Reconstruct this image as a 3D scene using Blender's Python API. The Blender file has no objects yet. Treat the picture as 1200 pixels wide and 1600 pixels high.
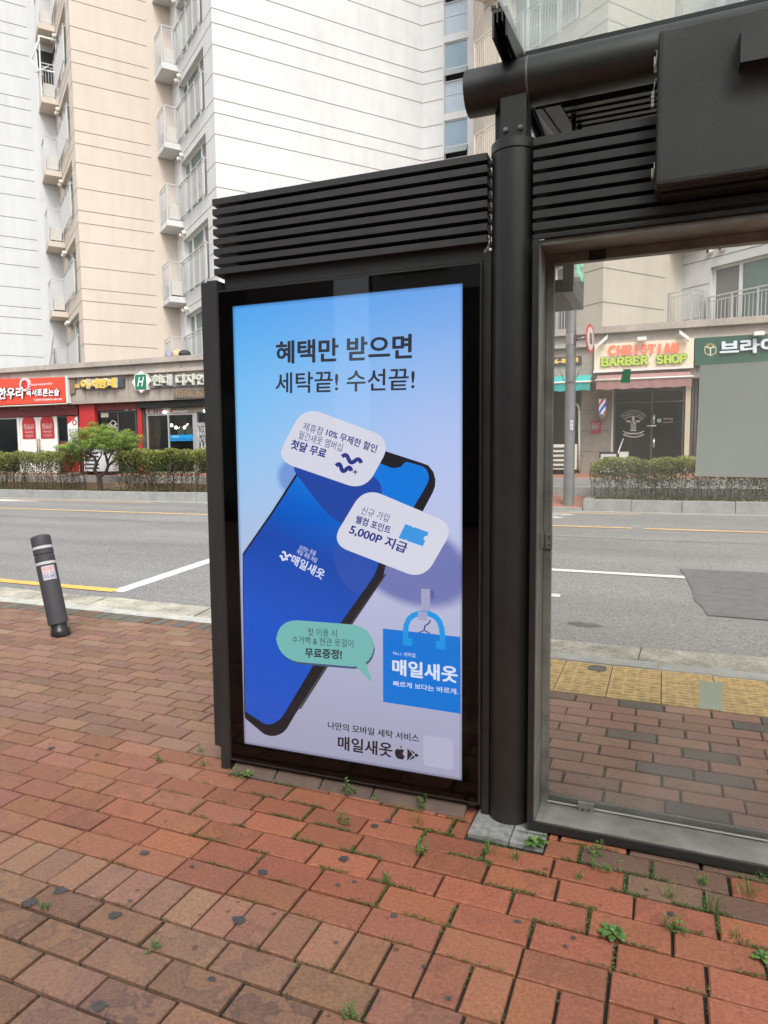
import bpy, bmesh, math, random
import numpy as np
from mathutils import Vector, Matrix
random.seed(7)
scene = bpy.context.scene
R = math.radians
# ---------------------------------------------------------------- camera
FPX, PCX, PCY = 1063.0, 600.0, 800.0
CAM = np.array([0, 0, 1.5])
def _d(px, py):
    v = np.array([(px-PCX), -(py-PCY), -FPX]); return v/np.linalg.norm(v)
_X = -_d(-2000, 731); _Y = _d(1035, 705)
_Y = _Y-_X*_X.dot(_Y); _Y /= np.linalg.norm(_Y); _Z = np.cross(_X, _Y)
_R = np.array([_X, _Y, _Z])
cd = bpy.data.cameras.new('camera'); cam = bpy.data.objects.new('camera', cd)
scene.collection.objects.link(cam); scene.camera = cam
M4 = Matrix.Identity(4)
for i in range(3):
    for j in range(3): M4[i][j] = _R[i][j]
M4.translation = Vector(CAM)
cam.matrix_world = M4
cd.sensor_fit = 'VERTICAL'; cd.sensor_height = 24; cd.lens = 24*FPX/1600
cd.clip_start = 0.05; cd.clip_end = 1500
# ---------------------------------------------------------------- sky, sun
w = bpy.data.worlds.new('World'); scene.world = w; w.use_nodes = True
nt = w.node_tree; bg = nt.nodes['Background']
sky = nt.nodes.new('ShaderNodeTexSky'); sky.sky_type = 'NISHITA'; sky.sun_disc = False
SUN_EL, SUN_AZ = 52, 148          # azimuth from +Y clockwise
sky.sun_elevation = R(SUN_EL); sky.sun_rotation = R(SUN_AZ)
sky.air_density = 1.0; sky.dust_density = 4.0; sky.ozone_density = 1.0
hs = nt.nodes.new('ShaderNodeHueSaturation'); hs.inputs['Saturation'].default_value = 0.22
nt.links.new(sky.outputs[0], hs.inputs['Color']); nt.links.new(hs.outputs[0], bg.inputs[0])
bg.inputs[1].default_value = 0.15
sd = bpy.data.lights.new('sun', 'SUN'); so = bpy.data.objects.new('sun', sd); scene.collection.objects.link(so)
sd.energy = .8; sd.angle = R(16); sd.color = (1, 0.96, 0.9)
az, el = R(SUN_AZ), R(SUN_EL)
sdir = Vector((math.sin(az)*math.cos(el), math.cos(az)*math.cos(el), math.sin(el)))
so.rotation_euler = sdir.to_track_quat('Z', 'Y').to_euler(); so.location = (0, -5, 20)
vs = scene.view_settings; vs.view_transform = 'Standard'; vs.look = 'None'; vs.gamma = 1; vs.use_curve_mapping = False
vs.exposure = 1.0
scene.render.engine = 'CYCLES'
scene.cycles.max_bounces = 8; scene.cycles.transparent_max_bounces = 24
# ---------------------------------------------------------------- pixel -> world on a real plane
def ray(px, py): return _R @ _d(px, py)
def onplane(px, py, P, n):
    r = ray(px, py); P = np.array(P, float); n = np.array(n, float)
    return CAM + r*((P-CAM).dot(n)/r.dot(n))
def onz(px, py, z=0.): return onplane(px, py, (0, 0, z), (0, 0, 1))
# ---------------------------------------------------------------- helpers
col = scene.collection
def lin(c):
    return tuple((x/12.92 if x <= .04045 else ((x+.055)/1.055)**2.4) for x in [v/255 for v in c])
MATS = {}
def mat(name, color, rough=.6, metal=0., noise=None, bump=None, emit=None, spec=.5, coat=0):
    """color linear rgb; noise=(scale, amount[,detail]); bump=(scale,strength,distance)"""
    if name in MATS: return MATS[name]
    m = bpy.data.materials.new(name); m.use_nodes = True; nt = m.node_tree; b = nt.nodes['Principled BSDF']
    b.inputs['Base Color'].default_value = (*color, 1); b.inputs['Roughness'].default_value = rough
    b.inputs['Metallic'].default_value = metal; b.inputs['Specular IOR Level'].default_value = spec
    b.inputs['Coat Weight'].default_value = coat
    if noise or bump:
        tc = nt.nodes.new('ShaderNodeTexCoord')
    if noise:
        n = nt.nodes.new('ShaderNodeTexNoise'); n.inputs['Scale'].default_value = noise[0]; n.inputs['Detail'].default_value = 6
        n.inputs['Roughness'].default_value = .65
        nt.links.new(tc.outputs['Object'], n.inputs['Vector'])
        n2 = nt.nodes.new('ShaderNodeTexNoise'); n2.inputs['Scale'].default_value = noise[0]*.13; n2.inputs['Detail'].default_value = 4
        nt.links.new(tc.outputs['Object'], n2.inputs['Vector'])
        mx = nt.nodes.new('ShaderNodeMath'); mx.operation = 'ADD'; nt.links.new(n.outputs[0], mx.inputs[0]); nt.links.new(n2.outputs[0], mx.inputs[1])
        mr = nt.nodes.new('ShaderNodeMapRange'); mr.inputs[1].default_value = .7; mr.inputs[2].default_value = 1.3
        mr.inputs[3].default_value = 1-noise[1]; mr.inputs[4].default_value = 1+noise[1]
        nt.links.new(mx.outputs[0], mr.inputs[0])
        vm = nt.nodes.new('ShaderNodeVectorMath'); vm.operation = 'SCALE'; vm.inputs[0].default_value = color
        nt.links.new(mr.outputs[0], vm.inputs['Scale']); nt.links.new(vm.outputs[0], b.inputs['Base Color'])
    if bump:
        n = nt.nodes.new('ShaderNodeTexNoise'); n.inputs['Scale'].default_value = bump[0]; n.inputs['Detail'].default_value = 5
        nt.links.new(tc.outputs['Object'], n.inputs['Vector'])
        bp = nt.nodes.new('ShaderNodeBump'); bp.inputs['Strength'].default_value = bump[1]; bp.inputs['Distance'].default_value = bump[2]
        nt.links.new(n.outputs[0], bp.inputs['Height']); nt.links.new(bp.outputs[0], b.inputs['Normal'])
    if emit:
        b.inputs['Emission Color'].default_value = (*emit[0], 1); b.inputs['Emission Strength'].default_value = emit[1]
    MATS[name] = m; return m
def glass(name, tint=(.9, .93, .92), refl=.9, haze=0., hazecol=(.5, .5, .48), alpha=1.0):
    """thin pane: tinted transparency plus a fresnel reflection and a film of dirt"""
    m = bpy.data.materials.new(name); m.use_nodes = True; nt = m.node_tree
    for n in list(nt.nodes): nt.nodes.remove(n)
    out = nt.nodes.new('ShaderNodeOutputMaterial'); tr = nt.nodes.new('ShaderNodeBsdfTransparent'); tr.inputs[0].default_value = (*tint, 1)
    gl = nt.nodes.new('ShaderNodeBsdfGlossy'); gl.inputs['Roughness'].default_value = .02; gl.inputs[0].default_value = (refl, refl, refl, 1)
    fr = nt.nodes.new('ShaderNodeFresnel'); fr.inputs[0].default_value = 1.5
    mx = nt.nodes.new('ShaderNodeMixShader'); d1 = nt.nodes.new('ShaderNodeBsdfDiffuse'); d1.inputs[0].default_value = (*hazecol, 1); d2 = nt.nodes.new('ShaderNodeBsdfTranslucent'); d2.inputs[0].default_value = (*hazecol, 1)
    df = nt.nodes.new('ShaderNodeMixShader'); df.inputs[0].default_value = .5; nt.links.new(d1.outputs[0], df.inputs[1]); nt.links.new(d2.outputs[0], df.inputs[2])
    mh = nt.nodes.new('ShaderNodeMixShader'); nt.links.new(tr.outputs[0], mh.inputs[1]); nt.links.new(df.outputs[0], mh.inputs[2])
    if haze:
        tc = nt.nodes.new('ShaderNodeTexCoord'); nz = nt.nodes.new('ShaderNodeTexNoise'); nz.inputs['Scale'].default_value = 3; nz.inputs['Detail'].default_value = 8
        nt.links.new(tc.outputs['Object'], nz.inputs['Vector'])
        mr = nt.nodes.new('ShaderNodeMapRange'); mr.inputs[1].default_value = .3; mr.inputs[2].default_value = .7
        mr.inputs[3].default_value = haze*.6; mr.inputs[4].default_value = haze*1.4
        nt.links.new(nz.outputs[0], mr.inputs[0]); nt.links.new(mr.outputs[0], mh.inputs[0])
    else: mh.inputs[0].default_value = 0
    nt.links.new(fr.outputs[0], mx.inputs[0]); nt.links.new(mh.outputs[0], mx.inputs[1]); nt.links.new(gl.outputs[0], mx.inputs[2])
    nt.links.new(mx.outputs[0], out.inputs[0]); return m
def tag(o, label=None, cat=None, group=None, kind=None):
    if label: o['label'] = label
    if cat: o['category'] = cat
    if group: o['group'] = group
    if kind: o['kind'] = kind
    return o
def root(name, loc, label, cat, group=None):
    o = bpy.data.objects.new(name, None); col.objects.link(o); o.location = loc; o.empty_display_size = .1
    return tag(o, label, cat, group)
def wloc(o):
    v = Vector((0, 0, 0))
    while o is not None: v += o.location; o = o.parent
    return v
IDF = lambda p: p
class MB:
    """collects shapes given in a local frame fr (maps local xyz to world)"""
    def __init__(s, fr=IDF): s.v = []; s.f = []; s.fr = fr; s.mi = []; s.sm = []; s.m = 0
    def add(s, vs, fs, smooth=False):
        o = len(s.v); s.v += [tuple(s.fr(v)) for v in vs]
        for f in fs: s.f.append(tuple(i+o for i in f)); s.mi.append(s.m); s.sm.append(smooth)
        return s
    def box(s, x0, x1, y0, y1, z0, z1, b=0.):
        if b <= 0:
            v = [(x, y, z) for z in (z0, z1) for y in (y0, y1) for x in (x0, x1)]
            return s.add(v, [(0, 2, 3, 1), (4, 5, 7, 6), (0, 1, 5, 4), (2, 6, 7, 3), (0, 4, 6, 2), (1, 3, 7, 5)])
        # chamfered box
        b = min(b, abs(x1-x0)*.45, abs(y1-y0)*.45, abs(z1-z0)*.45)
        bm = bmesh.new(); bmesh.ops.create_cube(bm, size=1)
        for q in bm.verts: q.co = Vector(((x0+x1)/2+q.co.x*(x1-x0), (y0+y1)/2+q.co.y*(y1-y0), (z0+z1)/2+q.co.z*(z1-z0)))
        bmesh.ops.bevel(bm, geom=bm.edges[:], offset=b, segments=2, affect='EDGES', profile=.7)
        bm.verts.index_update(); s.add([tuple(q.co) for q in bm.verts], [tuple(q.index for q in f.verts) for f in bm.faces]); bm.free(); return s
    def prism(s, pts, d0, d1, axis='y', smooth=False):
        """pts polygon in the two other axes, extruded along axis"""
        n = len(pts)
        def mk(p, d):
            return {'y': (p[0], d, p[1]), 'x': (d, p[0], p[1]), 'z': (p[0], p[1], d)}[axis]
        v = [mk(p, d0) for p in pts]+[mk(p, d1) for p in pts]
        fs = [tuple(range(n)), tuple(range(2*n-1, n-1, -1))]+[(i, i+n, (i+1) % n+n, (i+1) % n) for i in range(n)]
        o = len(s.f); s.add(v, fs, False)
        if smooth:
            for i in range(o+2, len(s.f)): s.sm[i] = True
        return s
    def tube(s, p0, p1, r0, r1=None, n=16, cap=True, smooth=True):
        r1 = r0 if r1 is None else r1
        a = Vector(p0); b = Vector(p1); d = (b-a).normalized()
        u = d.orthogonal().normalized(); w_ = d.cross(u)
        v = []
        for P, r in ((a, r0), (b, r1)):
            for i in range(n):
                t = 2*math.pi*i/n; v.append(tuple(P+u*(r*math.cos(t))+w_*(r*math.sin(t))))
        o = len(s.f)
        s.add(v, [(i, (i+1) % n, (i+1) % n+n, i+n) for i in range(n)], smooth)
        if cap:
            k = len(s.v)-2*n; s.f += [tuple(k+i for i in range(n-1, -1, -1)), tuple(k+n+i for i in range(n))]; s.mi += [s.m]*2; s.sm += [False]*2
        return s
    def path(s, pts, r, n=8):
        for i in range(len(pts)-1): s.tube(pts[i], pts[i+1], r if not isinstance(r, list) else r[i], r if not isinstance(r, list) else r[i+1], n)
        return s
    def lathe(s, cx, cy, prof, n=32, ax=None):
        """prof: list of (r,z) about vertical axis; ax: function mapping"""
        v = [];
        for r, z in prof:
            for i in range(n):
                t = 2*math.pi*i/n; p = (cx+r*math.cos(t), cy+r*math.sin(t), z); v.append(ax(p) if ax else p)
        fs = []
        for k in range(len(prof)-1):
            for i in range(n): fs.append((k*n+i, k*n+(i+1) % n, (k+1)*n+(i+1) % n, (k+1)*n+i))
        s.add(v, fs, True)
        k = len(s.v)-len(v); s.f.append(tuple(k+len(v)-n+i for i in range(n))); s.mi.append(s.m); s.sm.append(False)
        return s
    def build(s, name, mats, parent=None, loc=None, **kw):
        me = bpy.data.meshes.new(name)
        base = wloc(parent) if parent is not None else Vector(loc or (0, 0, 0))
        me.from_pydata([(v[0]-base.x, v[1]-base.y, v[2]-base.z) for v in s.v], [], s.f)
        if not isinstance(mats, (list, tuple)): mats = [mats]
        for m in mats: me.materials.append(m)
        me.polygons.foreach_set('material_index', s.mi); me.polygons.foreach_set('use_smooth', s.sm)
        bm = bmesh.new(); bm.from_mesh(me); bmesh.ops.recalc_face_normals(bm, faces=bm.faces)
        for e in bm.edges:
            if len(e.link_faces) == 2 and e.calc_face_angle(0) > .55: e.smooth = False
        bm.to_mesh(me); bm.free()
        me.update()
        o = bpy.data.objects.new(name, me); col.objects.link(o)
        if parent is not None: o.parent = parent
        else: o.location = base
        return tag(o, **kw)
_txt = {}
def text_mesh(s, bold=0.):
    k = (s, bold)
    if k in _txt: return _txt[k]
    cu = bpy.data.curves.new('t', 'FONT'); cu.body = s; cu.size = 1; cu.resolution_u = 3
    o = bpy.data.objects.new('t', cu); col.objects.link(o)
    dg = bpy.context.evaluated_depsgraph_get(); dg.update()
    me = bpy.data.meshes.new_from_object(o.evaluated_get(dg))
    vs_ = np.array([v.co[:] for v in me.vertices]); fs = [tuple(p.vertices) for p in me.polygons]
    bpy.data.objects.remove(o); bpy.data.curves.remove(cu); bpy.data.meshes.remove(me)
    if bold > 0:   # heavier weight: the same outlines laid again a hair to each side, each on its own level
        V0, F0 = vs_.copy(), list(fs); n = len(V0); out = [V0]; ff_ = list(F0)
        sh = [(-1, 0), (1, 0), (0, .8), (0, -.8)] if bold < .03 else [(-1, 0), (1, 0), (0, .8), (0, -.8), (-.7, -.6), (.7, .6), (.7, -.6), (-.7, .6)]
        for i, (dx, dy) in enumerate(sh):
            c = V0.copy(); c[:, 0] += dx*bold; c[:, 1] += dy*bold; c[:, 2] = (i+1); out.append(c); ff_ += [tuple(q+n*(i+1) for q in f) for f in F0]
        vs_ = np.concatenate(out); fs = ff_
    _txt[k] = (vs_, fs); return _txt[k]
def put_text(name, s, parent, BL, BR, TL, m, nrm, off=.001, bold=0., depth=0., sidemat=None, **kw):
    """letters filling the parallelogram BL-BR-TL (world points); nrm points to the viewer"""
    vs_, fs = text_mesh(s, bold)
    BL, BR, TL, nrm = [np.array(a, float) for a in (BL, BR, TL, nrm)]
    mn = vs_.min(0); mxx = vs_.max(0); w_ = mxx[0]-mn[0]; h_ = mxx[1]-mn[1]
    P = BL+((vs_[:, :1]-mn[0])/w_)*(BR-BL)+((vs_[:, 1:2]-mn[1])/h_)*(TL-BL)
    P = P+nrm*(vs_[:, 2:3]*(.00006 if depth <= 0 else .0008))
    mb = MB(); n = len(P)
    if depth <= 0: mb.add([tuple(p+nrm*off) for p in P], fs)
    else:
        mb.m = 0; mb.add([tuple(p+nrm*(off+depth)) for p in P], fs)
        mb.m = 1 if sidemat else 0
        ed = {}
        for f in fs:
            for i in range(len(f)):
                a, b = f[i], f[(i+1) % len(f)]; k = (min(a, b), max(a, b)); ed.setdefault(k, []).append((a, b))
        vv = [tuple(p+nrm*off) for p in P]+[tuple(p+nrm*(off+depth*.98)) for p in P]
        mb.add(vv, [(e[0][0], e[0][1], e[0][1]+n, e[0][0]+n) for e in ed.values() if len(e) == 1])
    return mb.build(name, [m, sidemat] if sidemat else m, parent, **kw)

# ---------------------------------------------------------------- shared materials
M = {}
M['black'] = mat('dark_powder_coat', (.018, .0178, .017), .42, noise=(14, .32), bump=(220, .15, .001))
M['black2'] = mat('charcoal_slat_coat', (.023, .023, .0235), .5, noise=(9, .28), bump=(250, .08, .001))
M['matte_black'] = mat('matte_black', (.008, .008, .009), .6)
M['box'] = mat('textured_charcoal_paint', (.032, .032, .034), .6, noise=(5, .3), bump=(500, .6, .0016))
M['steel'] = mat('brushed_steel', (.35, .35, .34), .35, .9, noise=(30, .15))
M['frame'] = mat('aged_dark_aluminium', (.175, .172, .155), .45, .2, noise=(9, .45), bump=(90, .1, .001))
M['bezel'] = mat('gloss_black_bezel', (.005, .005, .006), .6, spec=.05)
M['white'] = mat('white_print', (.75, .75, .76), .5)
M['stone'] = mat('fascia_granite', (.33, .285, .25), .75, noise=(9, .22), bump=(60, .2, .003))
M['stone_lt'] = mat('cornice_granite', (.38, .335, .295), .75, noise=(9, .2), bump=(60, .2, .003))
M['stone_joint'] = mat('stone_joint', (.11, .095, .085), .9)
M['wall_white'] = mat('white_render', (.59, .595, .59), .8, noise=(1.6, .07), bump=(25, .15, .004))
M['wall_beige'] = mat('peach_beige_render', (.56, .485, .41), .8, noise=(1.6, .05), bump=(25, .15, .004))
M['wall_cream'] = mat('cream_render', (.53, .485, .41), .8, noise=(1.6, .05), bump=(25, .15, .004))
M['wall_grey'] = mat('pale_grey_render', (.53, .545, .55), .8, noise=(1.6, .05), bump=(25, .15, .004))

def streak(m):
    nt = m.node_tree; b = nt.nodes['Principled BSDF']; l = b.inputs['Base Color'].links[0].from_socket
    tc = nt.nodes.new('ShaderNodeTexCoord'); mp = nt.nodes.new('ShaderNodeMapping'); mp.inputs['Scale'].default_value = (2.2, 2.2, .18); nt.links.new(tc.outputs['Object'], mp.inputs[0])
    n = nt.nodes.new('ShaderNodeTexNoise'); n.inputs['Scale'].default_value = 1.6; n.inputs['Detail'].default_value = 7; n.inputs['Roughness'].default_value = .6; nt.links.new(mp.outputs[0], n.inputs['Vector'])
    mr = nt.nodes.new('ShaderNodeMapRange'); mr.inputs[1].default_value = .42; mr.inputs[2].default_value = .72; mr.inputs[3].default_value = 1.0; mr.inputs[4].default_value = .93; nt.links.new(n.outputs[0], mr.inputs[0])
    vm = nt.nodes.new('ShaderNodeVectorMath'); vm.operation = 'SCALE'; nt.links.new(l, vm.inputs[0]); nt.links.new(mr.outputs[0], vm.inputs['Scale']); nt.links.new(vm.outputs[0], b.inputs['Base Color'])
for k_ in ('wall_white', 'wall_beige', 'wall_cream', 'wall_grey', 'stone', 'stone_lt'): streak(M[k_])
M['groove'] = mat('groove_shadow_gap', (.22, .20, .18), .9)
M['upvc'] = mat('white_window_frame', (.72, .72, .68), .4)
M['rail'] = mat('grey_steel_railing', (.50, .50, .50), .5, .1)
M['rail_beige'] = mat('cream_steel_railing', (.62, .55, .46), .5)
M['winglass'] = mat('window_glass', (.13, .20, .18), .05, noise=(.8, .5), spec=.8)
M['winblue'] = mat('stair_window_glass', (.20, .29, .36), .08, noise=(.7, .25), spec=.8)
M['frost'] = mat('frosted_panel', (.42, .44, .45), .3, noise=(1.5, .2))
M['granite'] = mat('kerb_granite', (.43, .43, .39), .8, noise=(60, .25), bump=(150, .3, .003))
M['far_kerb'] = mat('far_kerb_granite', (.27, .275, .265), .8, noise=(25, .2), bump=(80, .3, .004))
M['gutter'] = mat('rough_gutter_concrete', (.38, .365, .30), .9, noise=(34, .5), bump=(45, 1.0, .02))
M['soil'] = mat('planter_soil', (.07, .06, .035), .95, noise=(20, .6), bump=(30, 1, .03))
M['yellow'] = mat('yellow_road_paint', (.72, .42, .10), .7, noise=(25, .25))
M['yellow2'] = mat('worn_yellow_road_paint', (.62, .42, .2), .7, noise=(10, .25))
M['paint'] = mat('white_road_paint', (.62, .62, .6), .7, noise=(20, .25))
M['plastic_white'] = mat('ivory_plastic', (.62, .6, .53), .5)
M['dark_in'] = mat('shop_interior_dark', (.035, .035, .035), .8)
M['tile'] = mat('brown_sill_brick', (.085, .055, .042), .8, noise=(20, .4), bump=(60, .4, .004))
# ================================================================ SETTING: ground
def sheet(name, x0, x1, y0, y1, z0, z1, m, kind='structure', nx=1, ny=1):
    mb = MB()
    for i in range(nx):
        for j in range(ny):
            a, b = x0+(x1-x0)*i/nx, x0+(x1-x0)*(i+1)/nx; c, d = y0+(y1-y0)*j/ny, y0+(y1-y0)*(j+1)/ny
            zc, zd = z0+(z1-z0)*j/ny, z0+(z1-z0)*(j+1)/ny
            mb.add([(a, c, zc), (b, c, zc), (b, d, zd), (a, d, zd)], [(0, 1, 2, 3)])
    return mb.build(name, m, kind=kind)
mg = mat('ground_earth', (.12, .11, .09), .95, noise=(2, .3))
sheet('ground', -300, 300, -300, 300, -.35, -.35, mg)
# asphalt
def asphalt_mat():
    m = bpy.data.materials.new('asphalt'); m.use_nodes = True; nt = m.node_tree; b = nt.nodes['Principled BSDF']; b.inputs['Roughness'].default_value = .85
    tc = nt.nodes.new('ShaderNodeTexCoord'); L = nt.links.new
    v = nt.nodes.new('ShaderNodeTexVoronoi'); v.inputs['Scale'].default_value = 95; L(tc.outputs['Object'], v.inputs['Vector'])
    n = nt.nodes.new('ShaderNodeTexNoise'); n.inputs['Scale'].default_value = 130; n.inputs['Detail'].default_value = 4; L(tc.outputs['Object'], n.inputs['Vector'])
    n2 = nt.nodes.new('ShaderNodeTexNoise'); n2.inputs['Scale'].default_value = .5; n2.inputs['Detail'].default_value = 7; n2.inputs['Roughness'].default_value = .6
    mp = nt.nodes.new('ShaderNodeMapping'); mp.inputs['Scale'].default_value = (.35, 1.6, 1); L(tc.outputs['Object'], mp.inputs[0]); L(mp.outputs[0], n2.inputs['Vector'])
    sp = nt.nodes.new('ShaderNodeSeparateColor'); L(v.outputs['Color'], sp.inputs[0])
    r1 = nt.nodes.new('ShaderNodeMapRange'); L(sp.outputs[0], r1.inputs[0]); r1.inputs[3].default_value = .55; r1.inputs[4].default_value = 1.55
    r2 = nt.nodes.new('ShaderNodeMapRange'); L(n2.outputs[0], r2.inputs[0]); r2.inputs[1].default_value = .3; r2.inputs[2].default_value = .7; r2.inputs[3].default_value = .80; r2.inputs[4].default_value = 1.18
    r3 = nt.nodes.new('ShaderNodeMapRange'); L(n.outputs[0], r3.inputs[0]); r3.inputs[1].default_value = .3; r3.inputs[2].default_value = .7; r3.inputs[3].default_value = .7; r3.inputs[4].default_value = 1.3
    a = nt.nodes.new('ShaderNodeMath'); a.operation = 'MULTIPLY'; L(r1.outputs[0], a.inputs[0]); L(r2.outputs[0], a.inputs[1])
    a2 = nt.nodes.new('ShaderNodeMath'); a2.operation = 'MULTIPLY'; L(a.outputs[0], a2.inputs[0]); L(r3.outputs[0], a2.inputs[1])
    vm = nt.nodes.new('ShaderNodeVectorMath'); vm.operation = 'SCALE'; vm.inputs[0].default_value = (.205, .203, .199); L(a2.outputs[0], vm.inputs['Scale'])
    L(vm.outputs[0], b.inputs['Base Color'])
    bp = nt.nodes.new('ShaderNodeBump'); bp.inputs['Strength'].default_value = .6; bp.inputs['Distance'].default_value = .006; L(a2.outputs[0], bp.inputs['Height']); L(bp.outputs[0], b.inputs['Normal'])
    return m
M['asphalt'] = asphalt_mat()
RZ = lambda y: -.12+.031*(y-5.1)      # road surface height
RX0, RX1 = -90, 60
sheet('road', RX0, RX1, 5.1, 15.55, RZ(5.1), RZ(15.55), M['asphalt'])
def rpt(px, py): return onplane(px, py, (0, 5.1, RZ(5.1)), (0, -.031, 1))
def marking(name, pts, m, k=1):
    mb = MB(); mb.add([(p[0], p[1], RZ(p[1])+.004*k) for p in pts], [tuple(range(len(pts)))]); return mb.build(name, m, kind='structure')
# ragged-edged gutter
mb = MB(); n = 700; x0, x1 = -40, 25
top = []; 
for i in range(n+1):
    x = x0+(x1-x0)*i/n; top.append((x, 5.84+.018*math.sin(x*3.1)+random.uniform(-.018, .018)+.05*math.sin(x*.7)*0))
for i in range(n):
    mb.add([(top[i][0], 5.1, RZ(5.1)+.004), (top[i+1][0], 5.1, RZ(5.1)+.004), (top[i+1][0], top[i+1][1], RZ(5.84)+.004), (top[i][0], top[i][1], RZ(5.84)+.004)], [(0, 1, 2, 3)])
mb.build('gutter', M['gutter'], kind='structure')
mb = MB(); x = -39.3
rs_ = random.Random(9)
while x < 24:
    dx = rs_.uniform(-.06, .06); pts_ = [(x, 5.12), (x+dx*.4, 5.35), (x+dx, 5.6), (x+dx*1.6, 5.82)]
    for (a, b) in zip(pts_[:-1], pts_[1:]): mb.add([(a[0]-.005, a[1], RZ(a[1])+.009), (a[0]+.005, a[1], RZ(a[1])+.009), (b[0]+.005, b[1], RZ(b[1])+.009), (b[0]-.005, b[1], RZ(b[1])+.009)], [(0, 1, 2, 3)])
    x += rs_.uniform(.9, 1.9)
mb.build('gutter_cracks', mat('crack_dark', (.05, .05, .045), .9), kind='structure')
# markings
marking('yellow_edge_line', [(-40, 6.05), (-5.93, 6.05), (-5.97, 6.20), (-40, 6.2)], M['yellow'], 2)
marking('white_bay_line', [(-6.00, 6.09), (-5.80, 6.09), (-6.02, 8.9), (-6.22, 8.9)], M['paint'], 1)
marking('white_bay_line', [(-6.2, 8.78), (.27, 8.70), (.27, 8.84), (-6.2, 8.92)], M['paint'], 2)
marking('white_bay_line', [(-1.35, 7.34), (-.99, 7.33), (-1.0, 7.48), (-1.35, 7.49)], M['paint'], 2)
marking('yellow_centre_line', [(RX0, 13.02), (-.5, 12.85), (-.5, 12.99), (RX0, 13.16)], M['yellow2'], 2)
marking('yellow_centre_line', [(-.3, 12.84), (RX1, 12.7), (RX1, 12.84), (-.3, 12.98)], M['yellow2'], 2)
marking('far_yellow_line', [(-19, 14.98), (-13.2, 14.98), (-13.2, 15.08), (-19, 15.08)], M['yellow2'], 1)
marking('far_yellow_line', [(-3.6, 15.02), (-.4, 15.02), (-.4, 15.12), (-3.6, 15.12)], M['yellow2'], 1)
marking('white_arrow', [(-22, 14.6), (-19, 14.62), (-19, 14.48), (-16.9, 14.72), (-19, 14.95), (-19, 14.8), (-22, 14.8)], M['paint'], 1)
mb = MB()
def stroke2(mb, pts, wd, z=1):
    for i in range(len(pts)-1):
        a = Vector((*pts[i], 0)); b = Vector((*pts[i+1], 0)); d = (b-a).normalized(); nn = Vector((-d.y, d.x, 0))*wd/2; e = d*wd*.2
        mb.add([(q.x, q.y, RZ(q.y)+.004*z+.0005*i) for q in (a-nn-e, b-nn+e, b+nn+e, a+nn-e)], [(0, 1, 2, 3)])
c0 = rpt(885, 808); 
stroke2(mb, [(-4.2, 14.9), (-2.0, 14.85), (-1.75, 14.75), (-2.0, 14.6), (-3.2, 14.6)], .1)
stroke2(mb, [(-4.4, 14.35), (-2.1, 14.32), (-1.9, 14.2), (-2.1, 14.05), (-4.2, 14.1)], .1)
mb.build('white_lettering_on_road', M['paint'], kind='structure')
mb = MB(); random.seed(3); x = -30.; y = 11.6
while x < 12:
    x2 = x+.35; y2 = 11.6+.02*math.sin(x*2)+random.uniform(-.015, .015); mb.add([(x, y-.012, RZ(y)+.004), (x2, y2-.012, RZ(y2)+.004), (x2, y2+.012, RZ(y2)+.004), (x, y+.012, RZ(y)+.004)], [(0, 1, 2, 3)]); x, y = x2, y2
mb.build('road_seam', mat('seam_tar', (.08, .08, .078), .8), kind='structure')
mp_ = mat('asphalt_patch', (.115, .113, .12), .8, noise=(60, .3), bump=(120, .5, .004))
mb = MB(); pp = [(.22, 9.28), (.27, 8.9), (.30, 8.5), (.33, 8.0), (.33, 7.6), (.40, 7.3), (.42, 7.02), (2.6, 6.95), (4.2, 7.0), (4.2, 9.26), (2, 9.3)]
mb.add([(x, y, RZ(y)+.012) for x, y in pp], [tuple(range(len(pp)))]); mb.build('road_patch', mp_, kind='structure')
mo = mat('oil_stain', (.07, .07, .068), .6, noise=(90, .3))
mb = MB(); a = []
for i in range(28):
    t = i/28*6.283; rr = 1+random.uniform(-.22, .22); y = 6.36+.075*rr*math.sin(t); a.append((-.64+.155*rr*math.cos(t), y, RZ(y)+.004))
mb.add(a, [tuple(range(28))]); mb.build('road_stain', mo, kind='structure')
# kerb with joints
mb = MB(); x = -40.
while x < 25:
    mb.box(x+.004, x+.996, 4.96, 5.12, -.25, 0.0+random.uniform(-.003, .003), .012); x += 1.0
mb.build('kerb', M['granite'], kind='structure')
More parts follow.
